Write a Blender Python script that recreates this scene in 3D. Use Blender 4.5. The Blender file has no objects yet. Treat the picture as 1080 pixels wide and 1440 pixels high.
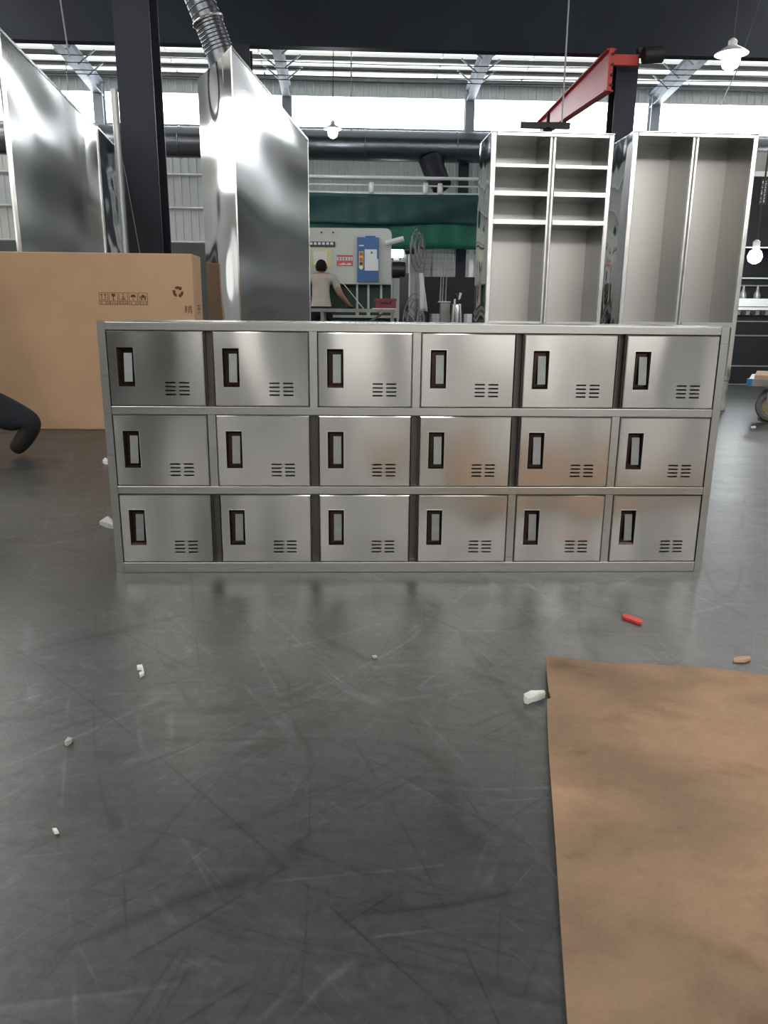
import bpy, bmesh, math, random
from mathutils import Vector, Matrix
random.seed(7)
SC = bpy.context.scene
COL = SC.collection
rad = math.radians

# ------------------------------------------------------------------ camera
FPX, CH, PITCH, ROLL = 1075.0, 0.6743, rad(14.56), rad(0.57)
_F = Vector((0, math.cos(PITCH), -math.sin(PITCH)))
_R = Vector((1, 0, 0)); _U = _R.cross(_F)
R2 = _R * math.cos(ROLL) + _U * math.sin(ROLL)
U2 = -_R * math.sin(ROLL) + _U * math.cos(ROLL)
cam_d = bpy.data.cameras.new('camera')
cam_d.sensor_width = 36.0
cam_d.lens = FPX / 1440 * 36.0
cam_d.clip_start = 0.05
cam = bpy.data.objects.new('camera', cam_d)
COL.objects.link(cam)
cam.matrix_world = Matrix(((R2.x, U2.x, -_F.x, 0), (R2.y, U2.y, -_F.y, 0), (R2.z, U2.z, -_F.z, CH), (0, 0, 0, 1)))
SC.camera = cam
CAM = Vector((0, 0, CH))
def ray(x, y): return _F + R2 * ((x - 540) / FPX) - U2 * ((y - 720) / FPX)
def at(x, y, Y):
    d = ray(x, y); return CAM + d * (Y / d.y)
def gr(x, y):
    d = ray(x, y); return CAM - d * (CH / d.z)

# ------------------------------------------------------------------ world, lights, exposure
w = bpy.data.worlds.new('sky'); SC.world = w; w.use_nodes = True
bg = w.node_tree.nodes['Background']
bg.inputs[0].default_value = (0.80, 0.90, 1.0, 1); bg.inputs[1].default_value = 1.0
SC.view_settings.view_transform = 'Standard'
SC.view_settings.look = 'None'
SC.view_settings.exposure = 0.0
SC.view_settings.gamma = 1.0
SC.view_settings.use_curve_mapping = False

HA = rad(2.5)                     # the hall stands a little turned to the camera
EAVE, SLOPE, VW, UW = 6.0, 0.10, 20.0, 17.0
def roof_z(v): return EAVE + SLOPE * (VW - abs(v))
def hall(u, v, z): return Vector((u * math.cos(HA) - v * math.sin(HA), u * math.sin(HA) + v * math.cos(HA), z))
ROOF_LIGHT_POWER = 380
VB = 12.0                          # the back wall stands nearer than the far one
for u, v0, v1 in [(u, -11, -3) for u in (-11.5, -4.2, 4.2, 11.5)] + [(u, 4, 17) for u in (-13, -7.5, 7.5, 13)] + [(.2, -1.5, 3.2)]:  # rear skylights; front and overhead strips added to brighten wall and door edges
    if True:
        ld = bpy.data.lights.new('roof_strip_light', 'AREA'); ld.shape = 'RECTANGLE'
        ld.size = 1.1 if abs(u) > 1 else .6; ld.size_y = v1 - v0
        ld.energy = ROOF_LIGHT_POWER * (v1 - v0) / 10 * ld.size / 1.1 * (1.6 if v0 == 4 else 1); ld.color = (1.0, 0.97, 0.92)
        lo = bpy.data.objects.new('roof_strip_light', ld); COL.objects.link(lo)
        vm = (v0 + v1) / 2
        lo.location = hall(u, vm, roof_z(vm) - 0.12)
        lo.rotation_euler = (math.copysign(math.atan(SLOPE), -vm), 0, HA)

# ------------------------------------------------------------------ materials
MATS = {}
def M(name, col=(.5, .5, .5), rough=.5, metal=0.0, var=0.0, vscale=6.0, bump=0.0, bscale=40.0, spec=.5,
      emit=0.0, ecol=None, trans=0.0, coat=0.0, stretch=(1, 1, 1), alpha=1.0):
    m = bpy.data.materials.new(name); m.use_nodes = True; MATS[name] = m
    nt = m.node_tree; b = nt.nodes['Principled BSDF']
    b.inputs['Base Color'].default_value = (*col, 1); b.inputs['Roughness'].default_value = rough
    b.inputs['Metallic'].default_value = metal; b.inputs['Specular IOR Level'].default_value = spec
    b.inputs['Coat Weight'].default_value = coat; b.inputs['Transmission Weight'].default_value = trans
    b.inputs['Alpha'].default_value = alpha
    if emit:
        b.inputs['Emission Color'].default_value = (*(ecol or col), 1); b.inputs['Emission Strength'].default_value = emit
    if var or bump:
        tc = nt.nodes.new('ShaderNodeTexCoord'); mp = nt.nodes.new('ShaderNodeMapping')
        mp.inputs['Scale'].default_value = stretch
        nt.links.new(tc.outputs['Object'], mp.inputs[0])
    if var:
        n = nt.nodes.new('ShaderNodeTexNoise'); n.inputs['Scale'].default_value = vscale; n.inputs['Detail'].default_value = 5
        nt.links.new(mp.outputs[0], n.inputs['Vector'])
        r = nt.nodes.new('ShaderNodeValToRGB')
        r.color_ramp.elements[0].position = .3; r.color_ramp.elements[1].position = .7
        r.color_ramp.elements[0].color = (*[c * (1 - var) for c in col], 1)
        r.color_ramp.elements[1].color = (*[min(1, c * (1 + var)) for c in col], 1)
        nt.links.new(n.outputs['Fac'], r.inputs[0]); nt.links.new(r.outputs[0], b.inputs['Base Color'])
    if bump:
        n2 = nt.nodes.new('ShaderNodeTexNoise'); n2.inputs['Scale'].default_value = bscale; n2.inputs['Detail'].default_value = 3
        nt.links.new(mp.outputs[0], n2.inputs['Vector'])
        bp = nt.nodes.new('ShaderNodeBump'); bp.inputs['Strength'].default_value = bump; bp.inputs['Distance'].default_value = .01
        nt.links.new(n2.outputs['Fac'], bp.inputs['Height']); nt.links.new(bp.outputs[0], b.inputs['Normal'])
    return m

def steel(name, col=(.60, .59, .57), rough=.28, aniso=.6, wave=.02, wscale=3.0, grain=.12, stretch=(1, 1, 1), axis='Z'):
    """sheet steel: brushed grain plus the slow dents of thin sheet, a different patch for each object"""
    m = bpy.data.materials.new(name); m.use_nodes = True; MATS[name] = m
    nt = m.node_tree; N = nt.nodes; L = nt.links; b = N['Principled BSDF']
    b.inputs['Metallic'].default_value = 1.0
    b.inputs['Anisotropic'].default_value = aniso
    tg = N.new('ShaderNodeTangent'); tg.direction_type = 'RADIAL'; tg.axis = axis
    if aniso: L.new(tg.outputs[0], b.inputs['Tangent'])
    tc = N.new('ShaderNodeTexCoord'); oi = N.new('ShaderNodeObjectInfo')
    mu = N.new('ShaderNodeMath'); mu.operation = 'MULTIPLY'; mu.inputs[1].default_value = 9.0
    L.new(oi.outputs['Random'], mu.inputs[0])
    ad = N.new('ShaderNodeVectorMath'); ad.operation = 'ADD'
    L.new(tc.outputs['Object'], ad.inputs[0]); L.new(mu.outputs[0], ad.inputs[1])
    # grain: noise pulled out along the brushing
    mg = N.new('ShaderNodeMapping'); mg.inputs['Scale'].default_value = (3, 3, 260)
    L.new(ad.outputs[0], mg.inputs[0])
    ng = N.new('ShaderNodeTexNoise'); ng.inputs['Scale'].default_value = 1; ng.inputs['Detail'].default_value = 2
    L.new(mg.outputs[0], ng.inputs['Vector'])
    cr = N.new('ShaderNodeValToRGB')
    cr.color_ramp.elements[0].color = (*[c * (1 - grain) for c in col], 1)
    cr.color_ramp.elements[1].color = (*[min(1, c * (1 + grain)) for c in col], 1)
    L.new(ng.outputs['Fac'], cr.inputs[0]); L.new(cr.outputs[0], b.inputs['Base Color'])
    mr = N.new('ShaderNodeMapRange'); mr.inputs[3].default_value = rough * .95; mr.inputs[4].default_value = rough * 1.05
    L.new(ng.outputs['Fac'], mr.inputs[0]); L.new(mr.outputs[0], b.inputs['Roughness'])
    # dents
    ms = N.new('ShaderNodeMapping'); ms.inputs['Scale'].default_value = stretch
    L.new(ad.outputs[0], ms.inputs[0])
    nw = N.new('ShaderNodeTexNoise'); nw.inputs['Scale'].default_value = wscale; nw.inputs['Detail'].default_value = 0.0
    L.new(ms.outputs[0], nw.inputs['Vector'])
    bp = N.new('ShaderNodeBump'); bp.inputs['Strength'].default_value = 1.0; bp.inputs['Distance'].default_value = wave
    L.new(nw.outputs['Fac'], bp.inputs['Height']); L.new(bp.outputs[0], b.inputs['Normal'])
    return m

S_DOOR = steel('door_steel', (.63, .61, .585), .20, .3, .022, 3.6, .03, (1.8, 1, .45))
S_FRAME = steel('frame_steel', (.50, .49, .47), .28, .3, .004, 4.0, .05)
S_BRUSH = steel('brushed_sheet_steel', (.56, .56, .55), .25, .5, .15, .9, .03, (1, .6, 2.0))
S_MIRROR = steel('mirror_sheet_steel', (.66, .67, .68), .05, 0, .012, 2.2, .02, (3, 3, 1))
S_MIRROR2 = steel('polished_screen_steel', (.62, .64, .65), .05, 0, .005, 3.0, .02, (1, 1, 2))
S_SATIN = steel('satin_sheet_steel', (.56, .55, .53), .40, .5, .004, 2.0, .04)
S_EDGE = steel('folded_edge_steel', (.70, .70, .69), .22, 0, .002, 8.0, .03)
S_DUCT = steel('galvanised_duct_steel', (.16, .17, .19), .30, 0, .003, 10.0, .05)
M('handle_cup', (.045, .028, .024), .18, .85)
M('handle_lever', (.20, .21, .21), .45, .9, .08, 30)
M('handle_rim', (.80, .79, .77), .15, 1.0)
M('channel_shade_steel', (.11, .10, .095), .45, .7)  # dark tone stands in for shade in the divider channels
M('inside_shade', (.012, .012, .012), .7, 0, spec=.2)  # near-black stands in for the shade inside the locker
M('dark_paint', (.014, .018, .029), .5, .0, .25, 2.0, .05, 30, spec=.35)
M('girder_paint', (.010, .015, .026), .6, .0, .25, 1.0, .05, 30, spec=.3)
M('foil', (.85, .85, .80), .35, .3, .10, 3, .2, 7.0)
M('purlin', (.10, .105, .11), .5, .6, .15, 4)
M('rafter', (.30, .33, .36), .5, .3, .1, 4)
M('wall_panel', (.50, .52, .51), .45, .0, .06, 1.2)
M('wall_dado', (.055, .065, .06), .6, 0, .2, 2)
M('girt', (.62, .63, .62), .4, .4, .08, 3)
M('window_pane', (.9, .95, 1), .3, emit=12.0, ecol=(.92, .96, 1.0))
M('doorway_glow', (.8, .85, .85), .3, emit=.85, ecol=(1.0, .96, .90))  # glow for the doorway added behind the camera
M('back_pane', (.9, .95, 1), .3, emit=9.0, ecol=(1.0, .97, .92))  # glow of added back windows, lighting the camera-facing surfaces
M('glow_sheet', (.75, .76, .74), .4, emit=.75, ecol=(.95, .97, .95), bump=.3, bscale=5)  # glow that brightens the foil strips between the purlins
M('window_bar', (.5, .52, .55), .5)
M('cardboard', (.47, .30, .185), .75, 0, .07, 3.0, .06, 90, spec=.25)
M('cardboard_edge', (.26, .155, .09), .8, 0, .15, 60, .3, 120, spec=.2)
M('print_ink', (.075, .03, .02), .7)
M('red_paint', (.50, .045, .04), .5, 0, .12, 2)
M('bolt', (.03, .03, .03), .5, .6)
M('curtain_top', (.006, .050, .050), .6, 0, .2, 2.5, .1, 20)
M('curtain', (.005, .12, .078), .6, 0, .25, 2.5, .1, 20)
M('machine_white', (.52, .55, .53), .42, 0, .05, 3)
M('machine_blue', (.02, .12, .34), .4, 0, .08, 4)
M('machine_yellow', (.60, .58, .30), .5)
M('machine_dark', (.006, .008, .011), .5, 0, .3, 3, spec=.3)
M('machine_green', (.012, .05, .035), .5, 0, .2, 3)
M('black_plastic', (.012, .012, .013), .35)
M('steel_grey', (.22, .22, .22), .4, .6, .2, 6)
M('pipe_white', (.68, .70, .70), .35, .2)
M('paper', (.78, .80, .84), .7)
M('white_mark', (.7, .7, .68), .6)
M('red_mark', (.55, .10, .09), .6)
M('orange_mark', (.70, .22, .06), .5)
M('yellow_mark', (.75, .55, .08), .5)
M('lamp_glow', (1, 1, 1), .3, emit=40, ecol=(.93, .97, 1))
M('lamp_shade', (.62, .68, .75), .3, .4)
M('cable', (.03, .03, .03), .6)
M('cable_light', (.30, .31, .32), .6)
M('rubber', (.14, .14, .135), .7, 0, .2, 20)
M('brass', (.42, .30, .12), .35, .9, .25, 20)
M('wood', (.40, .27, .17), .7, 0, .2, 12)
M('cloth_white', (.55, .58, .58), .8)
M('orange_plastic', (.50, .12, .05), .5)
M('red_dark', (.18, .02, .03), .5)
M('scrap_white', (.75, .75, .70), .6, 0, .1, 60)
M('scrap_red', (.72, .05, .06), .45)
M('scrap_tan', (.55, .38, .26), .7)
M('scrap_film', (.42, .42, .40), .4)
M('skin', (.36, .20, .14), .55)
M('hair', (.010, .008, .007), .8, 0, .4, 60, .3, 120, spec=.2)
M('shirt', (.40, .37, .33), .8, 0, .08, 8, .2, 25)
M('trousers', (.007, .009, .014), .9, 0, .3, 10, .3, 30)
M('shoe', (.008, .007, .006), .6)

def floor_material():
    m = bpy.data.materials.new('floor_screed'); m.use_nodes = True; MATS['floor'] = m
    nt = m.node_tree; N = nt.nodes; L = nt.links; b = N['Principled BSDF']
    tc = N.new('ShaderNodeTexCoord')
    def noise(scale, detail=6, stretch=(1, 1, 1), rot=0.0, rough=.6, dist=0.0):
        m0 = N.new('ShaderNodeMapping'); m0.inputs['Rotation'].default_value = (0, 0, rot); L.new(tc.outputs['Object'], m0.inputs[0])
        mp = N.new('ShaderNodeMapping'); mp.inputs['Scale'].default_value = stretch; L.new(m0.outputs[0], mp.inputs[0])
        n = N.new('ShaderNodeTexNoise'); n.inputs['Scale'].default_value = scale; n.inputs['Detail'].default_value = detail
        n.inputs['Roughness'].default_value = rough; n.inputs['Distortion'].default_value = dist
        L.new(mp.outputs[0], n.inputs['Vector']); return n.outputs['Fac']
    def ramp(v, stops):
        r = N.new('ShaderNodeValToRGB'); e = r.color_ramp.elements
        while len(e) < len(stops): e.new(.5)
        for k, (p, c) in enumerate(stops): e[k].position = p; e[k].color = (c, c, c, 1) if not isinstance(c, tuple) else (*c, 1)
        L.new(v, r.inputs[0]); return r.outputs[0]
    def mix(kind, a, bb, f=1.0):
        x = N.new('ShaderNodeMix'); x.data_type = 'RGBA'; x.blend_type = kind
        if isinstance(f, float): x.inputs[0].default_value = f
        else: L.new(f, x.inputs[0])
        L.new(a, x.inputs[6])
        if isinstance(bb, tuple): x.inputs[7].default_value = (*bb, 1)
        else: L.new(bb, x.inputs[7])
        return x.outputs[2]
    base = ramp(noise(.9, 8, (1, 1, 1), .3), [(.3, (.038, .044, .047)), (.7, (.068, .073, .075))])
    fine = ramp(noise(55, 6, (1, 1, 1), .2, .75), [(.3, .66), (.7, 1.30)])
    c = mix('MULTIPLY', base, fine)
    streak = ramp(noise(5, 6, (1, 14, 1), .05, .7), [(.35, .86), (.65, 1.10)])
    c = mix('MULTIPLY', c, streak)
    # scratches: thin contour lines of stretched noise, dark and light
    for k, (sc, st, rot, wdt, amt) in enumerate([(2.2, (1, .12, 1), .45, .006, .40), (2.6, (1, .10, 1), -.75, .006, .42), (1.7, (1, .16, 1), 1.35, .005, .5), (5.2, (1, .08, 1), .95, .008, .5), (11, (1, .06, 1), .3, .012, .68), (13, (1, .05, 1), -1.1, .012, .68), (9, (1, .07, 1), 1.9, .012, .68), (4.6, (1, .09, 1), -.25, .008, .5),
                                               (3.0, (1, .12, 1), .05, .005, .5)]):
        s = ramp(noise(sc, 2, st, rot, .5, .4), [(.5 - wdt, 1.0), (.5, amt), (.5 + wdt, 1.0)])
        gate = ramp(noise(2.5 + k, 4, (1, 1, 1), k), [(.44, 0.0), (.54, 1.0)])
        c = mix('MULTIPLY', c, s, gate)
    for k, (sc, st, rot, wdt, amt) in enumerate([(3.1, (1, .15, 1), .9, .006, 2.2), (2.7, (1, .13, 1), -.3, .005, 2.0), (4.4, (1, .1, 1), 1.5, .008, 1.8), (12, (1, .06, 1), -.6, .010, 1.6), (10, (1, .07, 1), .6, .010, 1.6)]):
        s = ramp(noise(sc, 2, st, rot, .5, .4), [(.47 - wdt, 1.0), (.47, amt), (.47 + wdt, 1.0)])
        gate = ramp(noise(3.5 + k, 4, (1, 1, 1), k + 4), [(.48, 0.0), (.58, 1.0)])
        c = mix('MULTIPLY', c, s, gate)
    # scuffs and rubber marks
    scuff = ramp(noise(3.2, 5, (1, 2.6, 1), .1, .65, .8), [(.62, 1.0), (.72, .62)])
    c = mix('MULTIPLY', c, scuff)
    patch = ramp(noise(1.6, 5, (1, 2.0, 1), 1.1), [(.6, 1.0), (.68, 1.18)])
    c = mix('MULTIPLY', c, patch)
    # rubber scuffs worn into the floor at known spots
    for (px, py, rx_, ry_, rot, amt) in ((310, 998, .075, .022, .1, .45), (250, 1040, .05, .014, .05, .5), (372, 1052, .045, .030, .5, .5), (165, 1062, .07, .02, 0, .7), (830, 887, .075, .035, .05, .62),
                                         (450, 1010, .09, .03, .7, .75), (255, 960, .06, .006, .05, .5), (60, 1130, .12, .05, .2, .75), (500, 1110, .12, .03, -.4, .8)):
        q = gr(px, py)
        mp = N.new('ShaderNodeMapping'); mp.vector_type = 'TEXTURE'; hc = Matrix.Rotation(-HA, 3, 'Z') @ Vector((q.x, q.y, 0))
        mp.inputs['Location'].default_value = (hc.x, hc.y, 0); mp.inputs['Rotation'].default_value = (0, 0, rot); mp.inputs['Scale'].default_value = (rx_, ry_, 1)
        L.new(tc.outputs['Object'], mp.inputs[0])
        ln = N.new('ShaderNodeVectorMath'); ln.operation = 'LENGTH'; L.new(mp.outputs[0], ln.inputs[0])
        nz_ = N.new('ShaderNodeMath'); nz_.operation = 'MULTIPLY_ADD'; nz_.inputs[1].default_value = 2.4; L.new(noise(26, 5, (1, 2.2, 1), rot, .7), nz_.inputs[0]); 
        sb_ = N.new('ShaderNodeMath'); sb_.operation = 'SUBTRACT'; sb_.inputs[1].default_value = 1.2; L.new(ln.outputs['Value'], sb_.inputs[0]); L.new(sb_.outputs[0], nz_.inputs[2])
        c = mix('MULTIPLY', c, ramp(nz_.outputs[0], [(.35, amt), (1.0, 1.0)]))
    L.new(c, b.inputs['Base Color'])
    rg = N.new('ShaderNodeMapRange'); rg.inputs[3].default_value = .28; rg.inputs[4].default_value = .48
    L.new(noise(2.4, 7, (1, 3, 1), .1), rg.inputs[0]); L.new(rg.outputs[0], b.inputs['Roughness'])
    b.inputs['IOR'].default_value = 1.66
    bp = N.new('ShaderNodeBump'); bp.inputs['Strength'].default_value = .12; bp.inputs['Distance'].default_value = .004
    L.new(noise(38, 4), bp.inputs['Height']); L.new(bp.outputs[0], b.inputs['Normal'])
    return m
floor_material()

# ------------------------------------------------------------------ mesh helpers
class MB:
    def __init__(s): s.v = []; s.f = []
    def add(s, vs, fs):
        o = len(s.v); s.v += [tuple(p) for p in vs]; s.f += [[i + o for i in q] for q in fs]; return s
    def box(s, x0, x1, y0, y1, z0, z1):
        return s.add([(x0, y0, z0), (x1, y0, z0), (x1, y1, z0), (x0, y1, z0), (x0, y0, z1), (x1, y0, z1), (x1, y1, z1), (x0, y1, z1)],
                     [(0, 3, 2, 1), (4, 5, 6, 7), (0, 1, 5, 4), (1, 2, 6, 5), (2, 3, 7, 6), (3, 0, 4, 7)])
    def prism(s, pts, a, b, axis='y'):
        """polygon pts (2D) extruded from a to b along axis; pts are the two other axes in order"""
        def P(p, t):
            return {'y': (p[0], t, p[1]), 'x': (t, p[0], p[1]), 'z': (p[0], p[1], t)}[axis]
        n = len(pts); vs = [P(p, a) for p in pts] + [P(p, b) for p in pts]
        fs = [tuple(range(n)), tuple(range(2 * n - 1, n - 1, -1))] + [(i, i + n, (i + 1) % n + n, (i + 1) % n) for i in range(n)]
        return s.add(vs, fs)
    def tube(s, path, r, n=10, caps=True):
        path = [Vector(p) for p in path]; rs = r if isinstance(r, (list, tuple)) else [r] * len(path)
        vs = []; fs = []; pu = None
        for k, p in enumerate(path):
            t = (path[min(k + 1, len(path) - 1)] - path[max(k - 1, 0)]).normalized()
            if pu is None: pu = t.orthogonal().normalized()
            else: pu = (pu - t * pu.dot(t)).normalized()
            q = t.cross(pu)
            for i in range(n):
                a = 2 * math.pi * i / n
                vs.append(p + (pu * math.cos(a) + q * math.sin(a)) * rs[k])
        for k in range(len(path) - 1):
            for i in range(n):
                j = (i + 1) % n
                fs.append((k * n + i, k * n + j, (k + 1) * n + j, (k + 1) * n + i))
        if caps:
            fs.append(tuple(range(n - 1, -1, -1))); fs.append(tuple((len(path) - 1) * n + i for i in range(n)))
        return s.add(vs, fs)
    def torus(s, c, R, r, nrm=(0, 0, 1), n=28, k=6):
        nrm = Vector(nrm).normalized(); u = nrm.orthogonal().normalized(); q = nrm.cross(u); c = Vector(c)
        vs = []; fs = []
        for i in range(n):
            a = 2 * math.pi * i / n; d = u * math.cos(a) + q * math.sin(a)
            for j in range(k):
                e = 2 * math.pi * j / k
                vs.append(c + d * (R + r * math.cos(e)) + nrm * (r * math.sin(e)))
        for i in range(n):
            for j in range(k):
                fs.append((i * k + j, ((i + 1) % n) * k + j, ((i + 1) % n) * k + (j + 1) % k, i * k + (j + 1) % k))
        return s.add(vs, fs)
    def lathe(s, prof, c=(0, 0, 0), n=20):
        vs = []; fs = []
        for (r, z) in prof:
            for i in range(n):
                a = 2 * math.pi * i / n; vs.append((c[0] + r * math.cos(a), c[1] + r * math.sin(a), c[2] + z))
        for k in range(len(prof) - 1):
            for i in range(n):
                j = (i + 1) % n; fs.append((k * n + i, k * n + j, (k + 1) * n + j, (k + 1) * n + i))
        fs.append(tuple(range(n - 1, -1, -1))); fs.append(tuple((len(prof) - 1) * n + i for i in range(n)))
        return s.add(vs, fs)
    def mesh(s, name, mat, smooth=False):
        me = bpy.data.meshes.new(name); me.from_pydata(s.v, [], s.f); me.update()
        bm = bmesh.new(); bm.from_mesh(me); bmesh.ops.recalc_face_normals(bm, faces=bm.faces); bm.to_mesh(me); bm.free()
        me.materials.append(MATS[mat] if isinstance(mat, str) else mat)
        if smooth:
            me.polygons.foreach_set('use_smooth', [True] * len(me.polygons))
            me.set_sharp_from_angle(angle=rad(40))
        return me
    def build(s, name, mat, parent=None, smooth=False, **tags):
        return link(name, s.mesh(name, mat, smooth), parent, **tags)

def link(name, data, parent=None, label=None, cat=None, group=None, kind=None, loc=None, rz=0.0):
    o = bpy.data.objects.new(name, data); COL.objects.link(o)
    if parent: o.parent = parent
    if loc is not None: o.location = loc
    if rz: o.rotation_euler = (0, 0, rz)
    if label: o['label'] = label
    if cat: o['category'] = cat
    if group: o['group'] = group
    if kind: o['kind'] = kind
    return o
def thing(name, label, cat, loc=(0, 0, 0), rz=0.0, group=None):
    o = link(name, None, None, label, cat, group, None, loc, rz); o.empty_display_size = .1; return o
def struct(name, mb, mat, rz=HA, parent=None, smooth=False):
    o = mb.build(name, mat, parent, smooth)
    if not parent: o['kind'] = 'structure'; o.rotation_euler = (0, 0, rz)
    return o
def text_mesh(body, size, mat, name='lettering'):
    c = bpy.data.curves.new(name, 'FONT'); c.body = body; c.size = size; c.extrude = .0004; c.align_x = 'CENTER'
    o = bpy.data.objects.new(name, c); COL.objects.link(o); bpy.context.view_layer.update()
    me = bpy.data.meshes.new_from_object(o.evaluated_get(bpy.context.evaluated_depsgraph_get()))
    bpy.data.objects.remove(o); me.name = name; me.materials.clear(); me.materials.append(MATS[mat]); return me
def bevel(o, wdt, seg=2):
    m = o.modifiers.new('bevel', 'BEVEL'); m.width = wdt; m.segments = seg; m.limit_method = 'ANGLE'; return o

# ------------------------------------------------------------------ the hall
struct('floor', MB().box(-UW, UW, -VW, VW, -.2, 0), 'floor')
# roof of two slopes with its purlins and rafters
cm = MB()
for s in (1, -1):
    cm.add([(-UW, 0, roof_z(0)), (UW, 0, roof_z(0)), (UW, s * (VW + .3), roof_z(VW)), (-UW, s * (VW + .3), roof_z(VW)),
            (-UW, 0, roof_z(0) + .12), (UW, 0, roof_z(0) + .12), (UW, s * (VW + .3), roof_z(VW) + .12), (-UW, s * (VW + .3), roof_z(VW) + .12)],
           [(0, 1, 2, 3), (4, 5, 6, 7), (0, 1, 5, 4), (1, 2, 6, 5), (2, 3, 7, 6), (3, 0, 4, 7)])
ceiling = struct('ceiling', cm, 'foil')
pm = None
v = VW - .12
vs = []
while v > 11: vs.append(v); v -= .56
while v > -VW: vs.append(v); v -= 1.5
for v in vs:
    if pm is None:
        mb = MB(); mb.prism([(-.035, 0), (.035, 0), (.035, .008), (-.025, .008), (-.025, .082), (.035, .082), (.035, .09), (-.035, .09)], -UW, UW, 'x')
        pm = mb.mesh('purlin', 'purlin')
    o = link('purlin', pm, ceiling); o.location = (0, v, roof_z(v) - .10)
BAYS = [-14.48, -10.15, -5.83, -1.50, 2.79, 7.22, 11.5, 15.8]
for u in BAYS:
    for s in (1, -1):
        mb = MB()
        for (x0, x1, z0, z1) in ((-.09, .09, -.52, -.50), (-.09, .09, -.19, -.17), (-.006, .006, -.50, -.19)):
            mb.add([(u + a, vv * s, roof_z(vv) + z) for vv in (0, VW) for a, z in ((x0, z0), (x1, z0), (x1, z1), (x0, z1))],
                   [(0, 1, 2, 3), (7, 6, 5, 4), (0, 4, 5, 1), (1, 5, 6, 2), (2, 6, 7, 3), (3, 7, 4, 0)])
        mb.build('rafter', 'rafter', ceiling)
    for v in (18.9, 18.3, 17.6):
        for s in (-1, 1):
            MB().tube([(u + s * .02, v, roof_z(v) - .48), (u + s * .42, v, roof_z(v) - .17)], .02, 6).build('fly_brace', 'rafter', ceiling)

for k in range(len(vs)):  # glowing sheets added under the foil to brighten the roof strips
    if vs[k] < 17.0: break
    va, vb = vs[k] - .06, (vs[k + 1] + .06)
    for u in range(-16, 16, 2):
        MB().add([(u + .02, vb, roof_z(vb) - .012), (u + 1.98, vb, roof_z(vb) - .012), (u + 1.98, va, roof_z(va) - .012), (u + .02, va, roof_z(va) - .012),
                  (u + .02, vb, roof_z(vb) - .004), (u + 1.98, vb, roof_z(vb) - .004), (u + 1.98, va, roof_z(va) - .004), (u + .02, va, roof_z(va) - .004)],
                 [(0, 1, 2, 3), (7, 6, 5, 4), (0, 4, 5, 1), (1, 5, 6, 2), (2, 6, 7, 3), (3, 7, 4, 0)]).build('glow_panel', 'glow_sheet', ceiling)

def ribbed(u0, u1, z0, z1, v, side):
    """profiled sheet: shallow trapezoid ribs"""
    mb = MB(); prof = []; u = u0; p = .19
    while u < u1 - 1e-6:
        for du, d in ((0, 0), (.125, 0), (.14, .03), (.175, .03)):
            prof.append((min(u + du, u1), v - side * d))
        u += p
    prof.append((u1, v))
    n = len(prof); vs = [(a, b, z0) for a, b in prof] + [(a, b, z1) for a, b in prof] + [(u0, v + side * .08, z0), (u1, v + side * .08, z0), (u0, v + side * .08, z1), (u1, v + side * .08, z1)]
    fs = [(i, i + 1, i + 1 + n, i + n) for i in range(n - 1)] + [(2 * n, 2 * n + 1, 2 * n + 3, 2 * n + 2)]
    return mb.add(vs, fs)
WB, WT = 4.96, 5.62          # window band
far = struct('wall_far', ribbed(-UW, UW, 0, WB, VW, 1), 'wall_panel')
up = ribbed(-UW, UW, WT, EAVE + .05, VW, 1).build('upper_panel', 'wall_panel', far)
for k, z in enumerate((2.31, 3.09, 3.84)):
    MB().prism([(-.05, 0), (-.02, -.03), (.03, -.03), (.03, .03), (-.02, .03)], -UW, UW, 'x').build('girt', 'girt', far).location = (0, VW - .06, z)
MB().box(-UW, -1.6, VW - .12, VW - .03, 0, 2.27).build('dado', 'wall_dado', far)
MB().box(4.2, UW, VW - .12, VW - .03, 0, 2.9).build('dado', 'wall_dado', far)  # added dark band, standing for machines, to darken the duct box reflection
for u in BAYS:
    mb = MB().box(u - .11, u + .11, VW - .34, VW - .32, 0, EAVE - .3).box(u - .11, u + .11, VW - .12, VW - .1, 0, EAVE - .3).box(u - .01, u + .01, VW - .32, VW - .12, 0, EAVE - .3)
    mb.build('wall_column', 'rafter', far)
BB, BT = 4.4, 5.7
DU0, DU1, DZ = -.4, 7.2, 3.3     # unseen doorway, added with glowing strips to light the locker front
bk_ = struct('wall_back', ribbed(-UW, DU0, 0, BB, -VB, -1), 'wall_panel')
ribbed(DU1, UW, 0, BB, -VB, -1).build('lower_panel', 'wall_panel', bk_)
ribbed(DU0, DU1, DZ, BB, -VB, -1).build('lintel_panel', 'wall_panel', bk_)
door = struct('door_1', MB().box(DU0 - .1, DU0, -VB - .1, -VB + .1, 0, DZ).box(DU1, DU1 + .1, -VB - .1, -VB + .1, 0, DZ).box(DU0 - .1, DU1 + .1, -VB - .1, -VB + .1, DZ, DZ + .12), 'window_bar')
x = DU0 + .01
while x < DU1 - .2:
    MB().box(x, x + .37, -VB - .05, -VB - .03, .02, DZ).build('glow_strip', 'doorway_glow', door); x += .38
ribbed(-UW, UW, BT, roof_z(VB) + .1, -VB, -1).build('upper_panel', 'wall_panel', bk_)
for k in range(8):
    a, b = -UW + k * UW / 4 + .12, -UW + (k + 1) * UW / 4 - .12
    wdw = struct('window_%d' % (20 + k), MB().box(a, b, -VB - .05, -VB - .02, BB, BT), 'back_pane')  # unseen windows, added for light and steel reflections
    MB().box(a - .12, a, -VB - .1, -VB + .06, BB, BT).box(b, b + .12, -VB - .1, -VB + .06, BB, BT).box(a, b, -VB - .06, -VB + .03, (BB + BT) / 2 - .03, (BB + BT) / 2 + .03).build('window_frame', 'window_bar', wdw)
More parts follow.
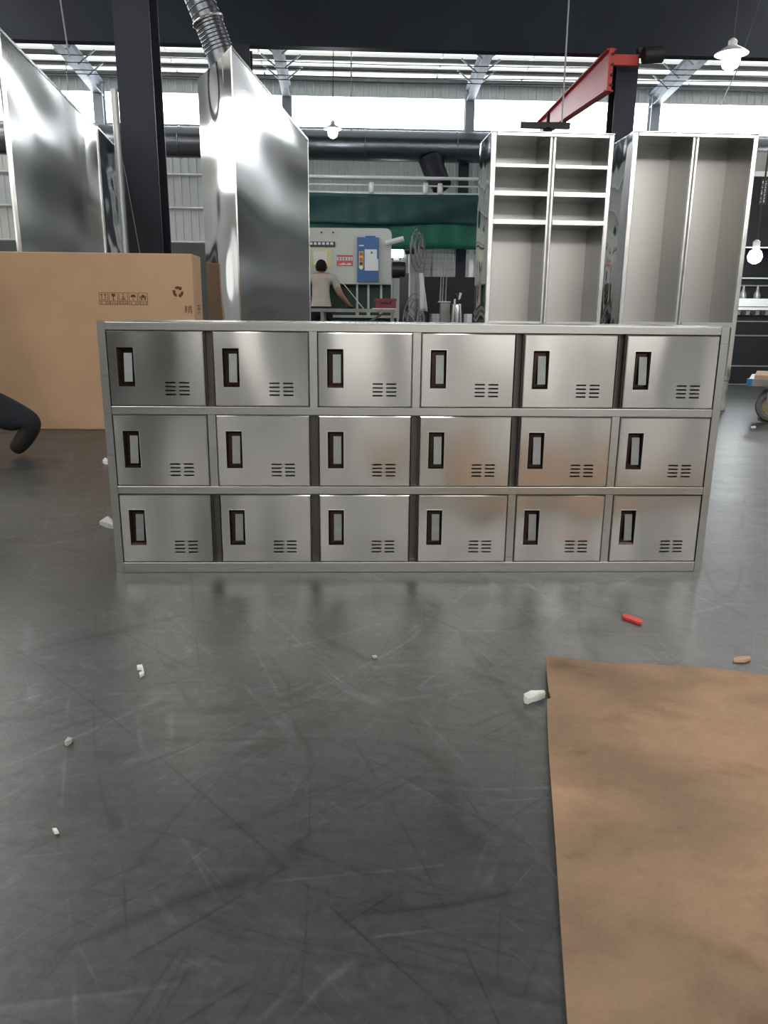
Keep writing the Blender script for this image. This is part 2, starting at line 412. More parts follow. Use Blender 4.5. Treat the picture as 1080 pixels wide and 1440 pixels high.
for nm, s in (('wall_left', -1), ('wall_right', 1)):
    mb = MB().prism([(-VW, 0), (VW, 0), (VW, EAVE), (0, roof_z(0)), (-VW, EAVE)], s * UW, s * (UW + .1), 'x')
    struct(nm, mb, 'wall_panel')
edges = [-UW] + BAYS + [UW]
for k in range(len(edges) - 1):
    a, b = edges[k] + (.06 if k else 0), edges[k + 1] - (.06 if k < len(edges) - 2 else 0)
    wdw = struct('window_%d' % (k + 1), MB().box(a, b, VW + .02, VW + .05, WB, WT), 'window_pane')
    MB().box(a, b, VW - .03, VW + .06, WB - .03, WB).box(a, b, VW - .03, VW + .06, WT, WT + .03).build('window_frame', 'window_bar', wdw)
wdw = struct('window_%d' % len(edges), MB().box(.80, 1.28, VW - .075, VW - .065, 2.02, 2.27), 'window_pane')
MB().box(.78, .80, VW - .09, VW - .03, 2.0, 2.29).box(1.28, 1.30, VW - .09, VW - .03, 2.0, 2.29).box(.9, .92, VW - .09, VW - .066, 2.02, 2.27).box(.8, 1.28, VW - .09, VW - .03, 2.27, 2.29).box(.8, 1.28, VW - .09, VW - .03, 2.0, 2.02).build('window_frame', 'window_bar', wdw)

def ibeam(w_, d_, tf, tw):
    return [(-w_/2, -d_/2), (w_/2, -d_/2), (w_/2, -d_/2+tf), (tw/2, -d_/2+tf), (tw/2, d_/2-tf), (w_/2, d_/2-tf), (w_/2, d_/2), (-w_/2, d_/2), (-w_/2, d_/2-tf), (-tw/2, d_/2-tf), (-tw/2, -d_/2+tf), (-w_/2, -d_/2+tf)]
def column(loc, wdt, dep, ht, label, group=None):
    t = thing('steel_column', label, 'column', loc, HA, group)
    MB().prism(ibeam(wdt, dep, .02, .014), 0, ht, 'z').build('shaft', 'dark_paint', t)
    MB().box(-wdt*.75, wdt*.75, -dep*.75, dep*.75, 0, .025).build('base_plate', 'dark_paint', t)
    return t
p = at(212, 349, 7.35)
lc = column((p.x, 7.35, 0), .30, .34, roof_z(7) - .5, 'dark blue H-section steel column beside the tall brushed panels')
pc = MB().tube([(-.19, -.14, 0), (-.19, -.14, 2.5)], .03, 10).build('conduit', 'pipe_white', lc)
MB().tube([(-.14, -.19, 1.9), (-.05, -.185, 1.15), (.02, -.185, .6)], .004, 5).build('wire', 'cable_light', lc)
for (px, lab) in ((339, 'dark steel column under the girder behind the mirror-polished steel box'), (876, 'dark steel column carrying the red jib arm')):
    p = at(px, 120, 12.9 + (px - 540) / FPX * 12.9 * math.tan(HA))
    column((p.x, p.y, 0), .33, .33, 4.5, lab)
for u_, lab in ((-2.35, 'dark steel column of the rear row nearer to the left wall'), (3.9, 'dark steel column of the rear row nearer to the right wall')):
    column(hall(u_, -4.6, 0), .33, .33, roof_z(4.6) - .2, lab)
g = MB()
g.prism([(-.09, 0), (.09, 0), (.09, .03), (.02, .03), (.02, .97), (.09, .97), (.09, 1.0), (-.09, 1.0), (-.09, .97), (-.02, .97), (-.02, .03), (-.09, .03)], -12, 14, 'x')
gd = thing('crane_girder', 'deep dark steel girder spanning the hall on the dark columns', 'girder', hall(0, 12.85, 4.50), HA)
g.build('beam', 'girder_paint', gd)

# ------------------------------------------------------------------ the 18-door locker
LX, LY, LR, LW, LH, LD = .0791, 1.9544, rad(2.07), 1.5773, .65, .40
lock = thing('locker_cabinet', 'low wide stainless steel locker with three rows of six doors on the floor', 'locker', (LX, LY, 0), LR)
POST, PIT, X0 = .0195, .25945, -LW / 2
MB().box(X0, X0 + POST, 0, .03, 0, LH).build('post', S_FRAME, lock)
MB().box(-X0 - POST, -X0, 0, .03, 0, LH).build('post', S_FRAME, lock)
for s in (-1, 1):
    a = s * (LW / 2)
    MB().box(min(a, a - s * .004), max(a, a - s * .004), .03, LD, 0, LH - .002).build('side_panel', S_SATIN, lock)
MB().box(X0 + .004, -X0 - .004, LD - .004, LD, 0, LH - .002).build('back_panel', S_SATIN, lock)
MB().box(X0, -X0, .001, LD, LH - .002, LH).build('top_panel', S_EDGE, lock)
ROWS = [(.442, .629), (.2355, .4215), (.028, .215)]
for (z0, z1) in ((.629, .648), (.4215, .442), (.215, .2355), (.0, .028)):
    bevel(MB().box(X0 + POST, -X0 - POST, .0005, .028, z0, z1).build('rail', S_FRAME, lock), .0012, 2)
for z in (.43, .224, .012):
    MB().box(X0 + .004, -X0 - .004, .03, LD - .004, z, z + .004).build('shelf', 'inside_shade', lock)
DARK = {0: (0, 3, 4), 1: (1, 2, 3), 2: (0, 1, 2)}
for r, (z0, z1) in enumerate(ROWS):
    for c in range(5):
        xc = X0 + POST / 2 + (c + 1) * PIT
        if c in DARK[r]:      # an open channel between two bodies, its shade put into a darker steel
            mb = MB().box(xc - POST/2, xc - POST/2 + .0012, .002, .05, z0, z1).box(xc + POST/2 - .0012, xc + POST/2, .002, .05, z0, z1).box(xc - POST/2, xc + POST/2, .022, .024, z0, z1); dmat = 'channel_shade_steel'
        else:
            mb = MB().box(xc - POST/2, xc + POST/2, .0008, .028, z0, z1); dmat = S_FRAME
        mb.build('divider', dmat, lock)
        MB().box(xc - .004, xc + .004, .05, LD - .005, z0, z1).build('partition', 'inside_shade', lock)
DW, DH, TH, CF = PIT - POST - .0042, .1832, .018, .0024
HX, HZ = (.0225, .0635), (.0475, .1435)             # handle hole
VX = [(.137, .1625), (.1715, .197)]; VZ = [.0265 + k * .0098 for k in range(4)]; VH = .0038
def door_mesh():
    mb = MB(); holes = [(HX[0], HX[1], HZ[0], HZ[1])] + [(a, b, z, z + VH) for a, b in VX for z in VZ]
    xs = sorted({CF, DW - CF} | {h_[0] for h_ in holes} | {h_[1] for h_ in holes}); zs = sorted({CF, DH - CF} | {h_[2] for h_ in holes} | {h_[3] for h_ in holes})
    nx = len(xs); vs = [(x, 0, z) for z in zs for x in xs]; fs = []
    for j in range(len(zs) - 1):
        for i in range(nx - 1):
            cx, cz = (xs[i] + xs[i+1]) / 2, (zs[j] + zs[j+1]) / 2
            if any(h_[0] < cx < h_[1] and h_[2] < cz < h_[3] for h_ in holes): continue
            fs.append((j*nx+i, j*nx+i+1, (j+1)*nx+i+1, (j+1)*nx+i))
    mb.add(vs, fs)
    def ring(o0, o1):
        mb.add(o0 + o1, [(k, (k+1) % 4, (k+1) % 4 + 4, k + 4) for k in range(4)])
    def rect(x0, x1, z0, z1, y): return [(x0, y, z0), (x1, y, z0), (x1, y, z1), (x0, y, z1)]
    ring(rect(CF, DW-CF, CF, DH-CF, 0), rect(0, DW, 0, DH, CF))
    ring(rect(0, DW, 0, DH, CF), rect(0, DW, 0, DH, TH))
    for k, h_ in enumerate(holes):
        ring(rect(*h_, 0), rect(*h_, .012 if k == 0 else .0015))
    me = bpy.data.meshes.new('door'); me.from_pydata(mb.v, [], mb.f); me.update(); me.materials.append(S_DOOR)
    return me
def flat_ring(x0, x1, z0, z1, t, y0, y1):
    return MB().box(x0, x0+t, y0, y1, z0, z1).box(x1-t, x1, y0, y1, z0, z1).box(x0+t, x1-t, y0, y1, z0, z0+t).box(x0+t, x1-t, y0, y1, z1-t, z1)
dm = door_mesh()
hw, hh = HX[1] - HX[0], HZ[1] - HZ[0]
cup = MB()
o0 = [(HX[0], -.0005, HZ[0]), (HX[1], -.0005, HZ[0]), (HX[1], -.0005, HZ[1]), (HX[0], -.0005, HZ[1])]
o1 = [(HX[0]+.004, .004, HZ[0]+.006), (HX[1]-.004, .004, HZ[0]+.006), (HX[1]-.004, .004, HZ[1]-.006), (HX[0]+.004, .004, HZ[1]-.006)]
o2 = [(x, .013, z) for x, _, z in o1]
cup.add(o0 + o1 + o2, [(k, (k+1) % 4, (k+1) % 4+4, k+4) for k in range(4)] + [(k+4, (k+1) % 4+4, (k+1) % 4+8, k+8) for k in range(4)] + [(8, 9, 10, 11)])
cup_me = cup.mesh('handle_cup', 'handle_cup')
lev = MB()
lx0, lx1 = HX[0] + .0145, HX[1] - .0065
lev.add([(lx0, .001, HZ[0]+.012), (lx1, .001, HZ[0]+.012), (lx1, .010, HZ[1]-.014), (lx0, .010, HZ[1]-.014),
         (lx0, .006, HZ[0]+.012), (lx1, .006, HZ[0]+.012), (lx1, .0125, HZ[1]-.014), (lx0, .0125, HZ[1]-.014)],
        [(0, 1, 2, 3), (4, 7, 6, 5), (0, 4, 5, 1), (1, 5, 6, 2), (2, 6, 7, 3), (3, 7, 4, 0)])
lev_me = lev.mesh('handle_lever', 'handle_lever')
rim_me = flat_ring(HX[0]-.0012, HX[1]+.0012, HZ[0]-.0012, HZ[1]+.0012, .0014, -.0008, .003).mesh('handle_rim', 'handle_rim')
for r, (z0, z1) in enumerate(ROWS):
    for c in range(6):
        x = X0 + POST + c * PIT + .0021
        d = link('door', dm, lock); d.location = (x, -.0025, z0 + (z1 - z0 - DH) / 2)
        d.rotation_euler = (random.uniform(-.003, .003), 0, random.uniform(-.004, .004))
        link('handle_cup', cup_me, d); link('handle_lever', lev_me, d); link('handle_rim', rim_me, d)

tc_ = thing('reflection_cabinet', 'added dark blue two-door cabinet behind the camera, reflected in the left locker doors', 'cabinet', (-3.7, -3.6, 0), HA)  # unseen cabinet, added as a dark reflection for the left locker doors
MB().box(0, 1.7, 0, .6, .06, 1.95).build('body', 'dark_paint', tc_)
for x in (.02, .86):
    dd = MB().box(x, x + .82, .6, .62, .10, 1.90).build('door', 'dark_paint', tc_)
    MB().tube([(x + (.76 if x < .5 else .06), .64, .95), (x + (.76 if x < .5 else .06), .64, 1.12)], .012, 8).build('handle', 'handle_rim', dd)
for x in (.02, 1.6):
    for y in (.02, .5): MB().box(x, x + .08, y, y + .08, 0, .06).build('foot', 'dark_paint', tc_)

# ------------------------------------------------------------------ carton behind the locker
cf = at(276, 455, 4.47); CX1 = cf.x - .005; CX0 = CX1 - 1.75; CHT = .985
car = thing('cardboard_carton', 'large brown cardboard carton standing behind the locker with printed handling symbols', 'carton', (0, 4.47, 0), rad(2.0))
yo = .035
body = MB().box(CX0, CX1, yo, yo + .24, 0, CHT).build('body', 'cardboard', car); bevel(body, .006, 2)
MB().box(CX0 + .004, CX1 - .004, yo + .116, yo + .124, CHT, CHT + .0015).build('top_seam', 'cardboard_edge', car)
def on_carton(px, py):          # a spot on the carton's front in its own coordinates
    A = rad(2.0); n = Vector((-math.sin(A), math.cos(A), 0)); o = Vector((0, 4.47, 0)) + n * yo
    d = ray(px, py); P = CAM + d * ((o - CAM).dot(n) / d.dot(n)); P -= Vector((0, 4.47, 0))
    return P.x * math.cos(A) + P.y * math.sin(A), P.z
def print_part(mb, name): return mb.build(name, 'print_ink', car)
YP = (yo - .0012, yo + .001)
def bar(mb, x0, x1, z0, z1): mb.box(x0, x1, YP[0], YP[1], z0, z1)
sx0, szt = on_carton(138, 411); sx1, szb = on_carton(209, 429)
cw = (sx1 - sx0) / 5
def disc(mb, cx, cz, r, a0=0, a1=360, n=14):
    pts = [(cx + r * math.cos(rad(a0 + (a1 - a0) * i / n)), cz + r * math.sin(rad(a0 + (a1 - a0) * i / n))) for i in range(n + 1)]
    if a1 - a0 >= 360: pts = pts[:-1]
    mb.prism(pts, YP[0], YP[1], 'y')
for k in range(5):
    x0 = sx0 + k * cw + .003; x1 = x0 + cw - .006; zt, zb = szt, szb; zm = zb + (zt - zb) * .28; t = .0022; cx = (x0 + x1) / 2; q = zt - zm
    mb = MB()
    for args in ((x0, x1, zt - t, zt), (x0, x1, zb, zb + t), (x0, x1, zm, zm + t), (x0, x0 + t, zb, zt), (x1 - t, x1, zb, zt)): bar(mb, *args)
    if k == 0:
        for s in (-1, 1):
            xx = cx + s * .010; bar(mb, xx - .0018, xx + .0018, zm + q*.3, zt - q*.25); mb.prism([(xx - .006, zt - q*.32), (xx + .006, zt - q*.32), (xx, zt - q*.12)], *YP, 'y')
        bar(mb, cx - .017, cx + .017, zm + q*.14, zm + q*.2)
    elif k == 1:
        disc(mb, cx, zt - q*.3, q*.22, 180, 360); bar(mb, cx - q*.22, cx + q*.22, zt - q*.3, zt - q*.12); bar(mb, cx - .0015, cx + .0015, zm + q*.2, zt - q*.5); bar(mb, cx - .008, cx + .008, zm + q*.14, zm + q*.2)
    elif k == 2:
        for j in range(3): bar(mb, cx - .008 - j*.003, cx + .008 + j*.003, zm + q*(.34 - j*.11), zm + q*(.40 - j*.11))
    elif k == 3:
        disc(mb, cx, zt - q*.52, q*.32, 0, 180); bar(mb, cx - .0012, cx + .0012, zm + q*.16, zt - q*.52); bar(mb, cx, cx + .006, zm + q*.14, zm + q*.19)
    else:
        disc(mb, cx, zt - q*.42, q*.2)
        for s in (-1, 1): mb.prism([(cx + s*.004, zm + q*.16), (cx + s*.012, zm + q*.16), (cx + s*.018, zm + q*.62), (cx + s*.013, zm + q*.62)], *YP, 'y')
    nb = (2, 4, 5, 2, 3)[k]
    for j in range(nb):
        xx = x0 + (x1 - x0) * (j + .5) / nb; hw_ = min(.0042, (x1 - x0) / nb * .36); zc = (zb + zm) / 2
        bar(mb, xx - hw_, xx + hw_, zc + .004, zc + .0055); bar(mb, xx - hw_, xx + hw_, zc - .005, zc - .0035); bar(mb, xx - .0009, xx + .0009, zc - .006, zc + .006)
    print_part(mb, 'printed_symbol')
    if k == 2:
        o = link('printed_digit', text_mesh('2', q * .62, 'print_ink'), car); o.rotation_euler = (rad(90), 0, 0); o.location = (cx, YP[0] + .0004, zm + q*.46)
# recycling triangle: three bent arrows
rx, rz_ = on_carton(250.5, 410.5); mb = MB(); Rr = .030
for k in range(3):
    A = rad(90 + 120 * k)
    def pt(r, a): return (rx + r * math.cos(A + rad(a)), rz_ + r * math.sin(A + rad(a)))
    mb.prism([pt(Rr, 40), pt(Rr*1.02, 10), pt(Rr*1.02, -10), pt(Rr, -28), pt(Rr*1.15, -38), pt(Rr*.75, -62), pt(Rr*.35, -28), pt(Rr*.52, -24), pt(Rr*.50, 0), pt(Rr*.56, 34)], *YP, 'y')
print_part(mb, 'printed_recycling_mark')
for ch, px, py in (('精', 265.5, 440),):
    x, z = on_carton(px, py); o = link('printed_character', text_mesh(ch, .048, 'print_ink'), car); o.rotation_euler = (rad(90), 0, 0); o.location = (x, YP[0] + .0004, z)
x, z = on_carton(281, 440); o = link('printed_character', text_mesh('于', .055, 'print_ink'), car)
o.rotation_euler = (rad(90), 0, rad(90)); o.location = (CX1 + .0008, yo + .125, z); o.scale = (2.4, 1, 1)

# ------------------------------------------------------------------ tall sheet panels at the left
def tall_panel(a, b, ht, thick, mat, label):
    a = Vector(a); b = Vector(b); L_ = (b - a).length; ang = math.atan2(b.y - a.y, b.x - a.x)
    t = thing('steel_screen', label, 'screen', (a.x, a.y, 0), ang)
    MB().box(0, L_, 0, thick, 0, ht).build('sheet', mat, t)
    MB().box(-.002, L_ + .002, -.004, .014, ht - .014, ht + .002).box(-.002, .010, -.004, .014, 0, ht - .014).box(L_ - .010, L_ + .002, -.004, .014, 0, ht - .014).build('edge_trim', S_EDGE, t)
    return t
tall_panel((-2.178, 4.80), (-2.514, 7.20), 2.20, .025, S_BRUSH, 'tall brushed steel panel standing behind the cardboard carton')
tall_panel((-2.518, 7.24), (-2.690, 8.42), 2.22, .025, S_MIRROR2, 'tall mirror-polished steel panel between the brushed panel and the dark column')

# ------------------------------------------------------------------ tall steel box with round duct
n0, n1 = at(325, 66, 5.1), at(279, 113, 5.1); fr = at(434.5, 300, 7.6)
A_ = math.atan2(fr.y - 5.1, fr.x - n0.x) - math.pi / 2
bx_ = thing('duct_box', 'tall narrow steel duct box with a mirror-polished end beside the carton', 'duct box', (n0.x, 5.1, 0), A_)
wB = n0.x - n1.x; LB = math.hypot(fr.y - 5.1, fr.x - n0.x); zr, zl = n0.z, n1.z
MB().box(-.003, 0, 0, LB, 0, zr).build('side_panel', S_BRUSH, bx_)
MB().box(-wB, -wB + .003, .003, LB, 0, zl).build('side_panel', S_SATIN, bx_)
sk_ = -.035
MB().add([(-wB, sk_, 0), (-.003, 0, 0), (-.003, 0, zr - .004), (-wB, sk_, zl), (-wB, sk_ + .004, 0), (-.003, .004, 0), (-.003, .004, zr - .004), (-wB, sk_ + .004, zl)],
         [(0, 1, 2, 3), (7, 6, 5, 4), (0, 4, 5, 1), (1, 5, 6, 2), (2, 6, 7, 3), (3, 7, 4, 0)]).build('end_panel', S_MIRROR, bx_)
MB().prism([(-wB, 0), (-.003, 0), (-.003, zr - .004), (-wB, zl)], LB - .003, LB, 'y').build('end_panel', S_SATIN, bx_)
MB().add([(-wB, 0, zl), (0, 0, zr), (0, LB, zr), (-wB, LB, zl), (-wB, 0, zl + .004), (0, 0, zr + .004), (0, LB, zr + .004), (-wB, LB, zl + .004)],
         [(0, 1, 2, 3), (4, 5, 6, 7), (0, 1, 5, 4), (1, 2, 6, 5), (2, 3, 7, 6), (3, 0, 4, 7)]).build('top_panel', S_EDGE, bx_)
MB().box(-.006, .003, -.003, .006, 0, zr).box(-.003, .003, LB - .006, LB + .003, 0, zr).add([(-.003, 0, zr - .008), (.003, 0, zr - .008), (.003, LB, zr - .008), (-.003, LB, zr - .008), (-.003, 0, zr + .006), (.003, 0, zr + .006), (.003, LB, zr + .006), (-.003, LB, zr + .006)],
         [(0, 1, 2, 3), (4, 5, 6, 7), (0, 1, 5, 4), (1, 2, 6, 5), (2, 3, 7, 6), (3, 0, 4, 7)]).build('edge_trim', S_EDGE, bx_)
dq = Vector((-.085, .14, (zr + zl) / 2 + .01))
path = [dq, dq + Vector((-.03, 0, .10)), dq + Vector((-.085, -.02, .26)), dq + Vector((-.20, -.04, .55)), dq + Vector((-.42, -.05, 1.1)), dq + Vector((-.75, -.05, 1.9)), dq + Vector((-.9, -.05, 4.6))]
MB().tube(path, .086, 20).build('duct', S_DUCT, bx_, smooth=True)
mb = MB()
for k in range(30):
    t = k / 29; i = 1 + t * 3.6; j = int(i); p_ = path[j].lerp(path[j + 1], i - j); d_ = (path[j + 1] - path[j]).normalized()
    mb.torus(p_, .0865, .003, d_, 20, 5)
mb.build('spiral_seam', S_DUCT, bx_, smooth=True)
MB().torus(path[2], .090, .010, (path[3] - path[1]).normalized(), 28, 8).build('collar', S_EDGE, bx_, smooth=True)
MB().lathe([(.083, -.02), (.083, .02), (.086, .07)], dq, 20).build('flange', S_DUCT, bx_, smooth=True)

# ------------------------------------------------------------------ open tall cabinets
def open_cabinet(loc, rz, wdt, dep, ht, shelves, label, zdiv, zlow):
    t = thing('open_cabinet', label, 'cabinet', loc, rz); f = .035; bt = .22
    for s in (0, 1):
        x = 0 if s == 0 else wdt - .012
        MB().box(x, x + .012, .02, dep, bt, ht).build('side_panel', S_MIRROR if s == 0 else S_SATIN, t)
    MB().box(.012, wdt - .012, dep - .008, dep, bt, ht).build('back_panel', S_SATIN, t)
    MB().box(0, wdt, 0, dep, ht - .006, ht).build('top_panel', S_EDGE, t)
    MB().box(.012, wdt - .012, .02, dep - .008, bt, bt + .02).build('bottom_panel', S_SATIN, t)
    for x in (0, wdt - f):
        bevel(MB().box(x, x + f, 0, .024, bt, ht - .006).build('post', S_EDGE, t), .006, 2)
        MB().box(x + (.012 if x == 0 else .004), x + f - (.004 if x == 0 else .012), .026, .034, bt, ht - .04).build('door_stop', S_SATIN, t)
    xm = wdt / 2
    bevel(MB().box(xm - .022, xm - .004, 0, .024, bt + .02, ht - .03).build('post', S_EDGE, t), .005, 2)
    bevel(MB().box(xm + .004, xm + .022, 0, .024, bt + .02, ht - .03).build('post', S_EDGE, t), .005, 2)
    MB().box(xm - .006, xm + .006, .024, dep - .01, bt + .02, ht - .006).build('partition', S_SATIN, t)
    bevel(MB().box(f, wdt - f, .001, .024, ht - .032, ht - .006).build('rail', S_EDGE, t), .004, 2)
    bevel(MB().box(f, wdt - f, .001, .024, bt, bt + .04).build('rail', S_EDGE, t), .004, 2)
    for z, h_ in shelves:
        for x0, x1 in ((.013, xm - .007), (xm + .007, wdt - .013)):
            MB().box(x0, x1, .026, dep - .009, z + h_ * .3, z + h_ * .3 + .004).build('shelf', S_SATIN, t)
            MB().box(x0 + .018, x1 - .014, -.001, .025, z, z + h_).build('shelf_edge', S_EDGE, t)
    for x in (.004, wdt - .044):
        for y in (.004, dep - .044):
            bevel(MB().box(x, x + .04, y, y + .04, 0, bt).build('leg', S_EDGE, t), .004, 1)
    return t
ptl, ptr = at(692.4, 184.6, 5.6), at(865.5, 184.5, 5.668)
open_cabinet((ptl.x, 5.6, 0), rad(4.6), (Vector((ptr.x, ptr.y)) - Vector((ptl.x, ptl.y))).length, .42, 1.87,
             [(1.645, .02), (1.465, .028), (1.281, .030), (.60, .03)], 'tall open steel cabinet with three shelves across its upper half', 1.3, .6)
ptl, ptr = at(892, 185, 5.6), at(1066, 187, 5.68)
open_cabinet((ptl.x, 5.6, 0), rad(3.0), (Vector((ptr.x, ptr.y)) - Vector((ptl.x, ptl.y))).length - .005, .42, 1.875,
             [(.60, .035)], 'tall open steel cabinet of two plain high bays without upper shelves', 1.3, .6)

# ------------------------------------------------------------------ ventilation duct, rails and curtain on the far side
dv = thing('ventilation_duct', 'big dark round ventilation duct running below the window band', 'duct', hall(0, 18.2, 4.22), HA)
MB().tube([(-16.5, 0, 0), (16.5, 0, 0)], .31, 28).build('pipe', S_DUCT, dv, smooth=True)
for u in range(-16, 17, 2):
    MB().torus((u + .3, 0, 0), .315, .012, (1, 0, 0), 28, 6).build('joint_ring', S_DUCT, dv, smooth=True)
MB().tube([(1.75, -.05, -.25), (1.82, -.12, -.5), (1.98, -.3, -.85)], [.28, .25, .22], 16).build('branch', 'dark_paint', dv, smooth=True)
for u in (-12, -6, 0, 6, 12):
    MB().tube([(u, 0, .3), (u, 0, roof_z(18.2) - 4.22 - .15)], .012, 6).build('hanger', 'cable_light', dv)
tr = thing('curtain_rail', 'white double pipe rail carrying the green curtain', 'rail', hall(0, 17.3, 0), HA)
for z, r in ((3.42, .035), (3.27, .018), (3.105, .04)):
    MB().tube([(-1.6, -.1, z), (6.5, -.1, z)], r, 10).build('pipe', 'pipe_white', tr, smooth=True)
for u in (.42, 1.55, 1.86, 5.0):
    MB().lathe([(.05, 3.105), (.06, 3.13), (.06, 3.27), (.045, 3.32)], (u, -.14, 0), 12).build('bracket', 'pipe_white', tr, smooth=True)
for u in (-1.5, 3.6, 6.4):
    MB().tube([(u, 0, 0), (u, 0, 3.44)], .04, 10).build('upright', 'pipe_white', tr, smooth=True)
cu = thing('green_curtain', 'green tarpaulin curtain with a darker upper band hanging from the white pipe rail', 'curtain', hall(0, 17.0, 0), HA)
def drape(z0, z1, y0, amp, mat, name):
    nu, nz = 90, 8; vs = []; fs = []
    for j in range(nz + 1):
        for i in range(nu + 1):
            u = -1.5 + 4.95 * i / nu; t = j / nz
            y = amp * math.sin(u * 13 + .8 * math.sin(u * 3)) * (.4 + .6 * t) + .06 * math.sin(u * 1.7 + t * 4)
            vs.append((u, y0 + y, z0 + (z1 - z0) * t - .02 * math.sin(u * 2.2) * t))
    for j in range(nz):
        for i in range(nu): fs.append((j*(nu+1)+i, j*(nu+1)+i+1, (j+1)*(nu+1)+i+1, (j+1)*(nu+1)+i))
    o = MB().add(vs, fs).build(name, mat, cu, True); o.modifiers.new('thickness', 'SOLIDIFY').thickness = .006
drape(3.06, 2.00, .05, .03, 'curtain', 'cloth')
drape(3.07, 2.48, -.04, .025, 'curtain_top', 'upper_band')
rs = struct('trim_1', MB().box(2.0, 3.5, VW - .42, VW - .36, 0, 2.1), 'wall_panel')

# ------------------------------------------------------------------ press machine
YM = 13.4
def mp(x, y, Y=YM): return at(x, y, Y)
a, b = mp(550, 323), mp(550, 400)
mx1 = a.x + .01; mx0 = mx1 - 2.6; mz1, mz0 = a.z + .02, b.z
pr = thing('press_machine', 'white rounded press machine with a blue control panel in front of the curtain', 'machine', (0, YM, 0))
pts = [(mx0, mz0), (mx1 - .02, mz0)] + [(mx1, mz0 + .04)] + [(mx1 - .10 + .10 * math.cos(rad(t)), mz1 - .10 + .10 * math.sin(rad(t))) for t in range(0, 91, 15)] + [(mx0, mz1)]
MB().prism(pts, 0, .7, 'y').build('housing', 'machine_white', pr, smooth=True)
def plate(name, px0, py0, px1, py1, mat, parent=pr, y0=-.02, y1=.0):
    p0, p1 = mp(px0, py0), mp(px1, py1)
    return MB().box(p0.x, p1.x, y0, y1, p1.z, p0.z).build(name, mat, parent)
cp = plate('control_panel', 502.5, 334, 532.5, 396.5, 'machine_blue', y0=-.06)
p0, p1 = mp(514, 332), mp(528, 334); MB().box(p0.x, p1.x, -.06, 0, p1.z, p0.z).build('panel_cap', 'machine_blue', cp)
p0, p1 = mp(513, 351), mp(530, 381); MB().box(p0.x, p1.x, -.065, -.061, p1.z + .05, p0.z).box(p0.x + .0, p1.x + .025, -.063, -.06, p1.z + .0, p0.z - .15).build('paper_sheet', 'paper', cp)
p0 = mp(522.5, 355.5); MB().box(p0.x - .015, p0.x + .02, -.067, -.065, p0.z - .02, p0.z + .015).build('print', 'steel_grey', cp)
p0, p1 = mp(505, 354), mp(511, 377); MB().box(p0.x, p1.x, -.063, -.06, p1.z, p0.z).build('button_strip', 'yellow_mark', cp)
for py, m_ in ((357.5, 'red_mark'), (365, 'red_mark'), (371, 'black_plastic'), (377, 'paper')):
    p0 = mp(508, py); mb = MB(); mb.prism([(p0.x + .028 * math.cos(rad(t)), p0.z + .028 * math.sin(rad(t))) for t in range(0, 360, 30)], -.075, -.062, 'y'); mb.build('button', m_, cp)
p0, p1 = mp(505, 345), mp(512, 346.5); MB().box(p0.x, p1.x, -.063, -.06, p1.z, p0.z).build('marking', 'paper', cp)
np_ = plate('name_plate', 420, 339.5, 471.5, 347.5, 'black_plastic', y0=-.015)
for k in range(8):
    x0 = 424 + k * 5.8; p0, p1 = mp(x0, 340.8), mp(x0 + 4.0, 344.4); MB().box(p0.x, p1.x, -.018, -.015, p1.z, p0.z).build('letter_block', 'white_mark', np_)
sg = plate('warning_sign', 473.5, 358.5, 496.5, 374, 'red_mark', y0=-.008)
p0, p1 = mp(474, 361.5), mp(496, 366.5); MB().box(p0.x, p1.x, -.011, -.008, p1.z, p0.z).build('white_band', 'white_mark', sg)
for k in range(5):
    p0, p1 = mp(475.5 + k * 4.1, 362.3), mp(478 + k * 4.1, 365.8); MB().box(p0.x, p1.x, -.013, -.011, p1.z, p0.z).build('letter_block', 'steel_grey', sg)
p0, p1 = mp(475, 369.5), mp(495, 372.5); MB().prism([(p0.x, p1.z), (p1.x, p1.z), (p1.x - .04, p0.z), (p1.x - .1, p1.z + .01), (p0.x + .1, p0.z)], -.011, -.008, 'y').build('white_band', 'white_mark', sg)
wf = plate('window', 438, 350, 466, 375, 'machine_yellow', y0=-.012)
p0, p1 = mp(441, 353), mp(460, 372); MB().box(p0.x, p1.x, -.016, -.012, p1.z, p0.z).build('pane', 'white_mark', wf)
for (px, py) in ((452, 327), (468.5, 327)):
    p0 = mp(px, py); MB().box(p0.x - .012, p0.x + .012, -.02, 0, p0.z - .012, p0.z + .012).build('bolt', 'bolt', pr)
for px in (385, 420, 456, 502, 518, 536):
    p0 = mp(px, 401); MB().lathe([(.03, .62), (.03, .72), (.02, .73), (.02, mz0)], (p0.x, .08, 0), 10).build('foot_screw', 'machine_white', pr)
MB().box(mx0, mx1 + .1, -.1, .6, .0, .60).build('bed', 'machine_green', pr)
MB().box(mx0, mx1, -.16, .3, .60, .64).build('bed_plate', 'machine_white', pr)
MB().box(mx0, mx1 - .1, -.20, -.10, .50, .55).build('bed_rail', 'steel_grey', pr)
MB().box(mx0, mx1, .3, .65, .64, mz0).build('rear_plate', 'machine_green', pr)

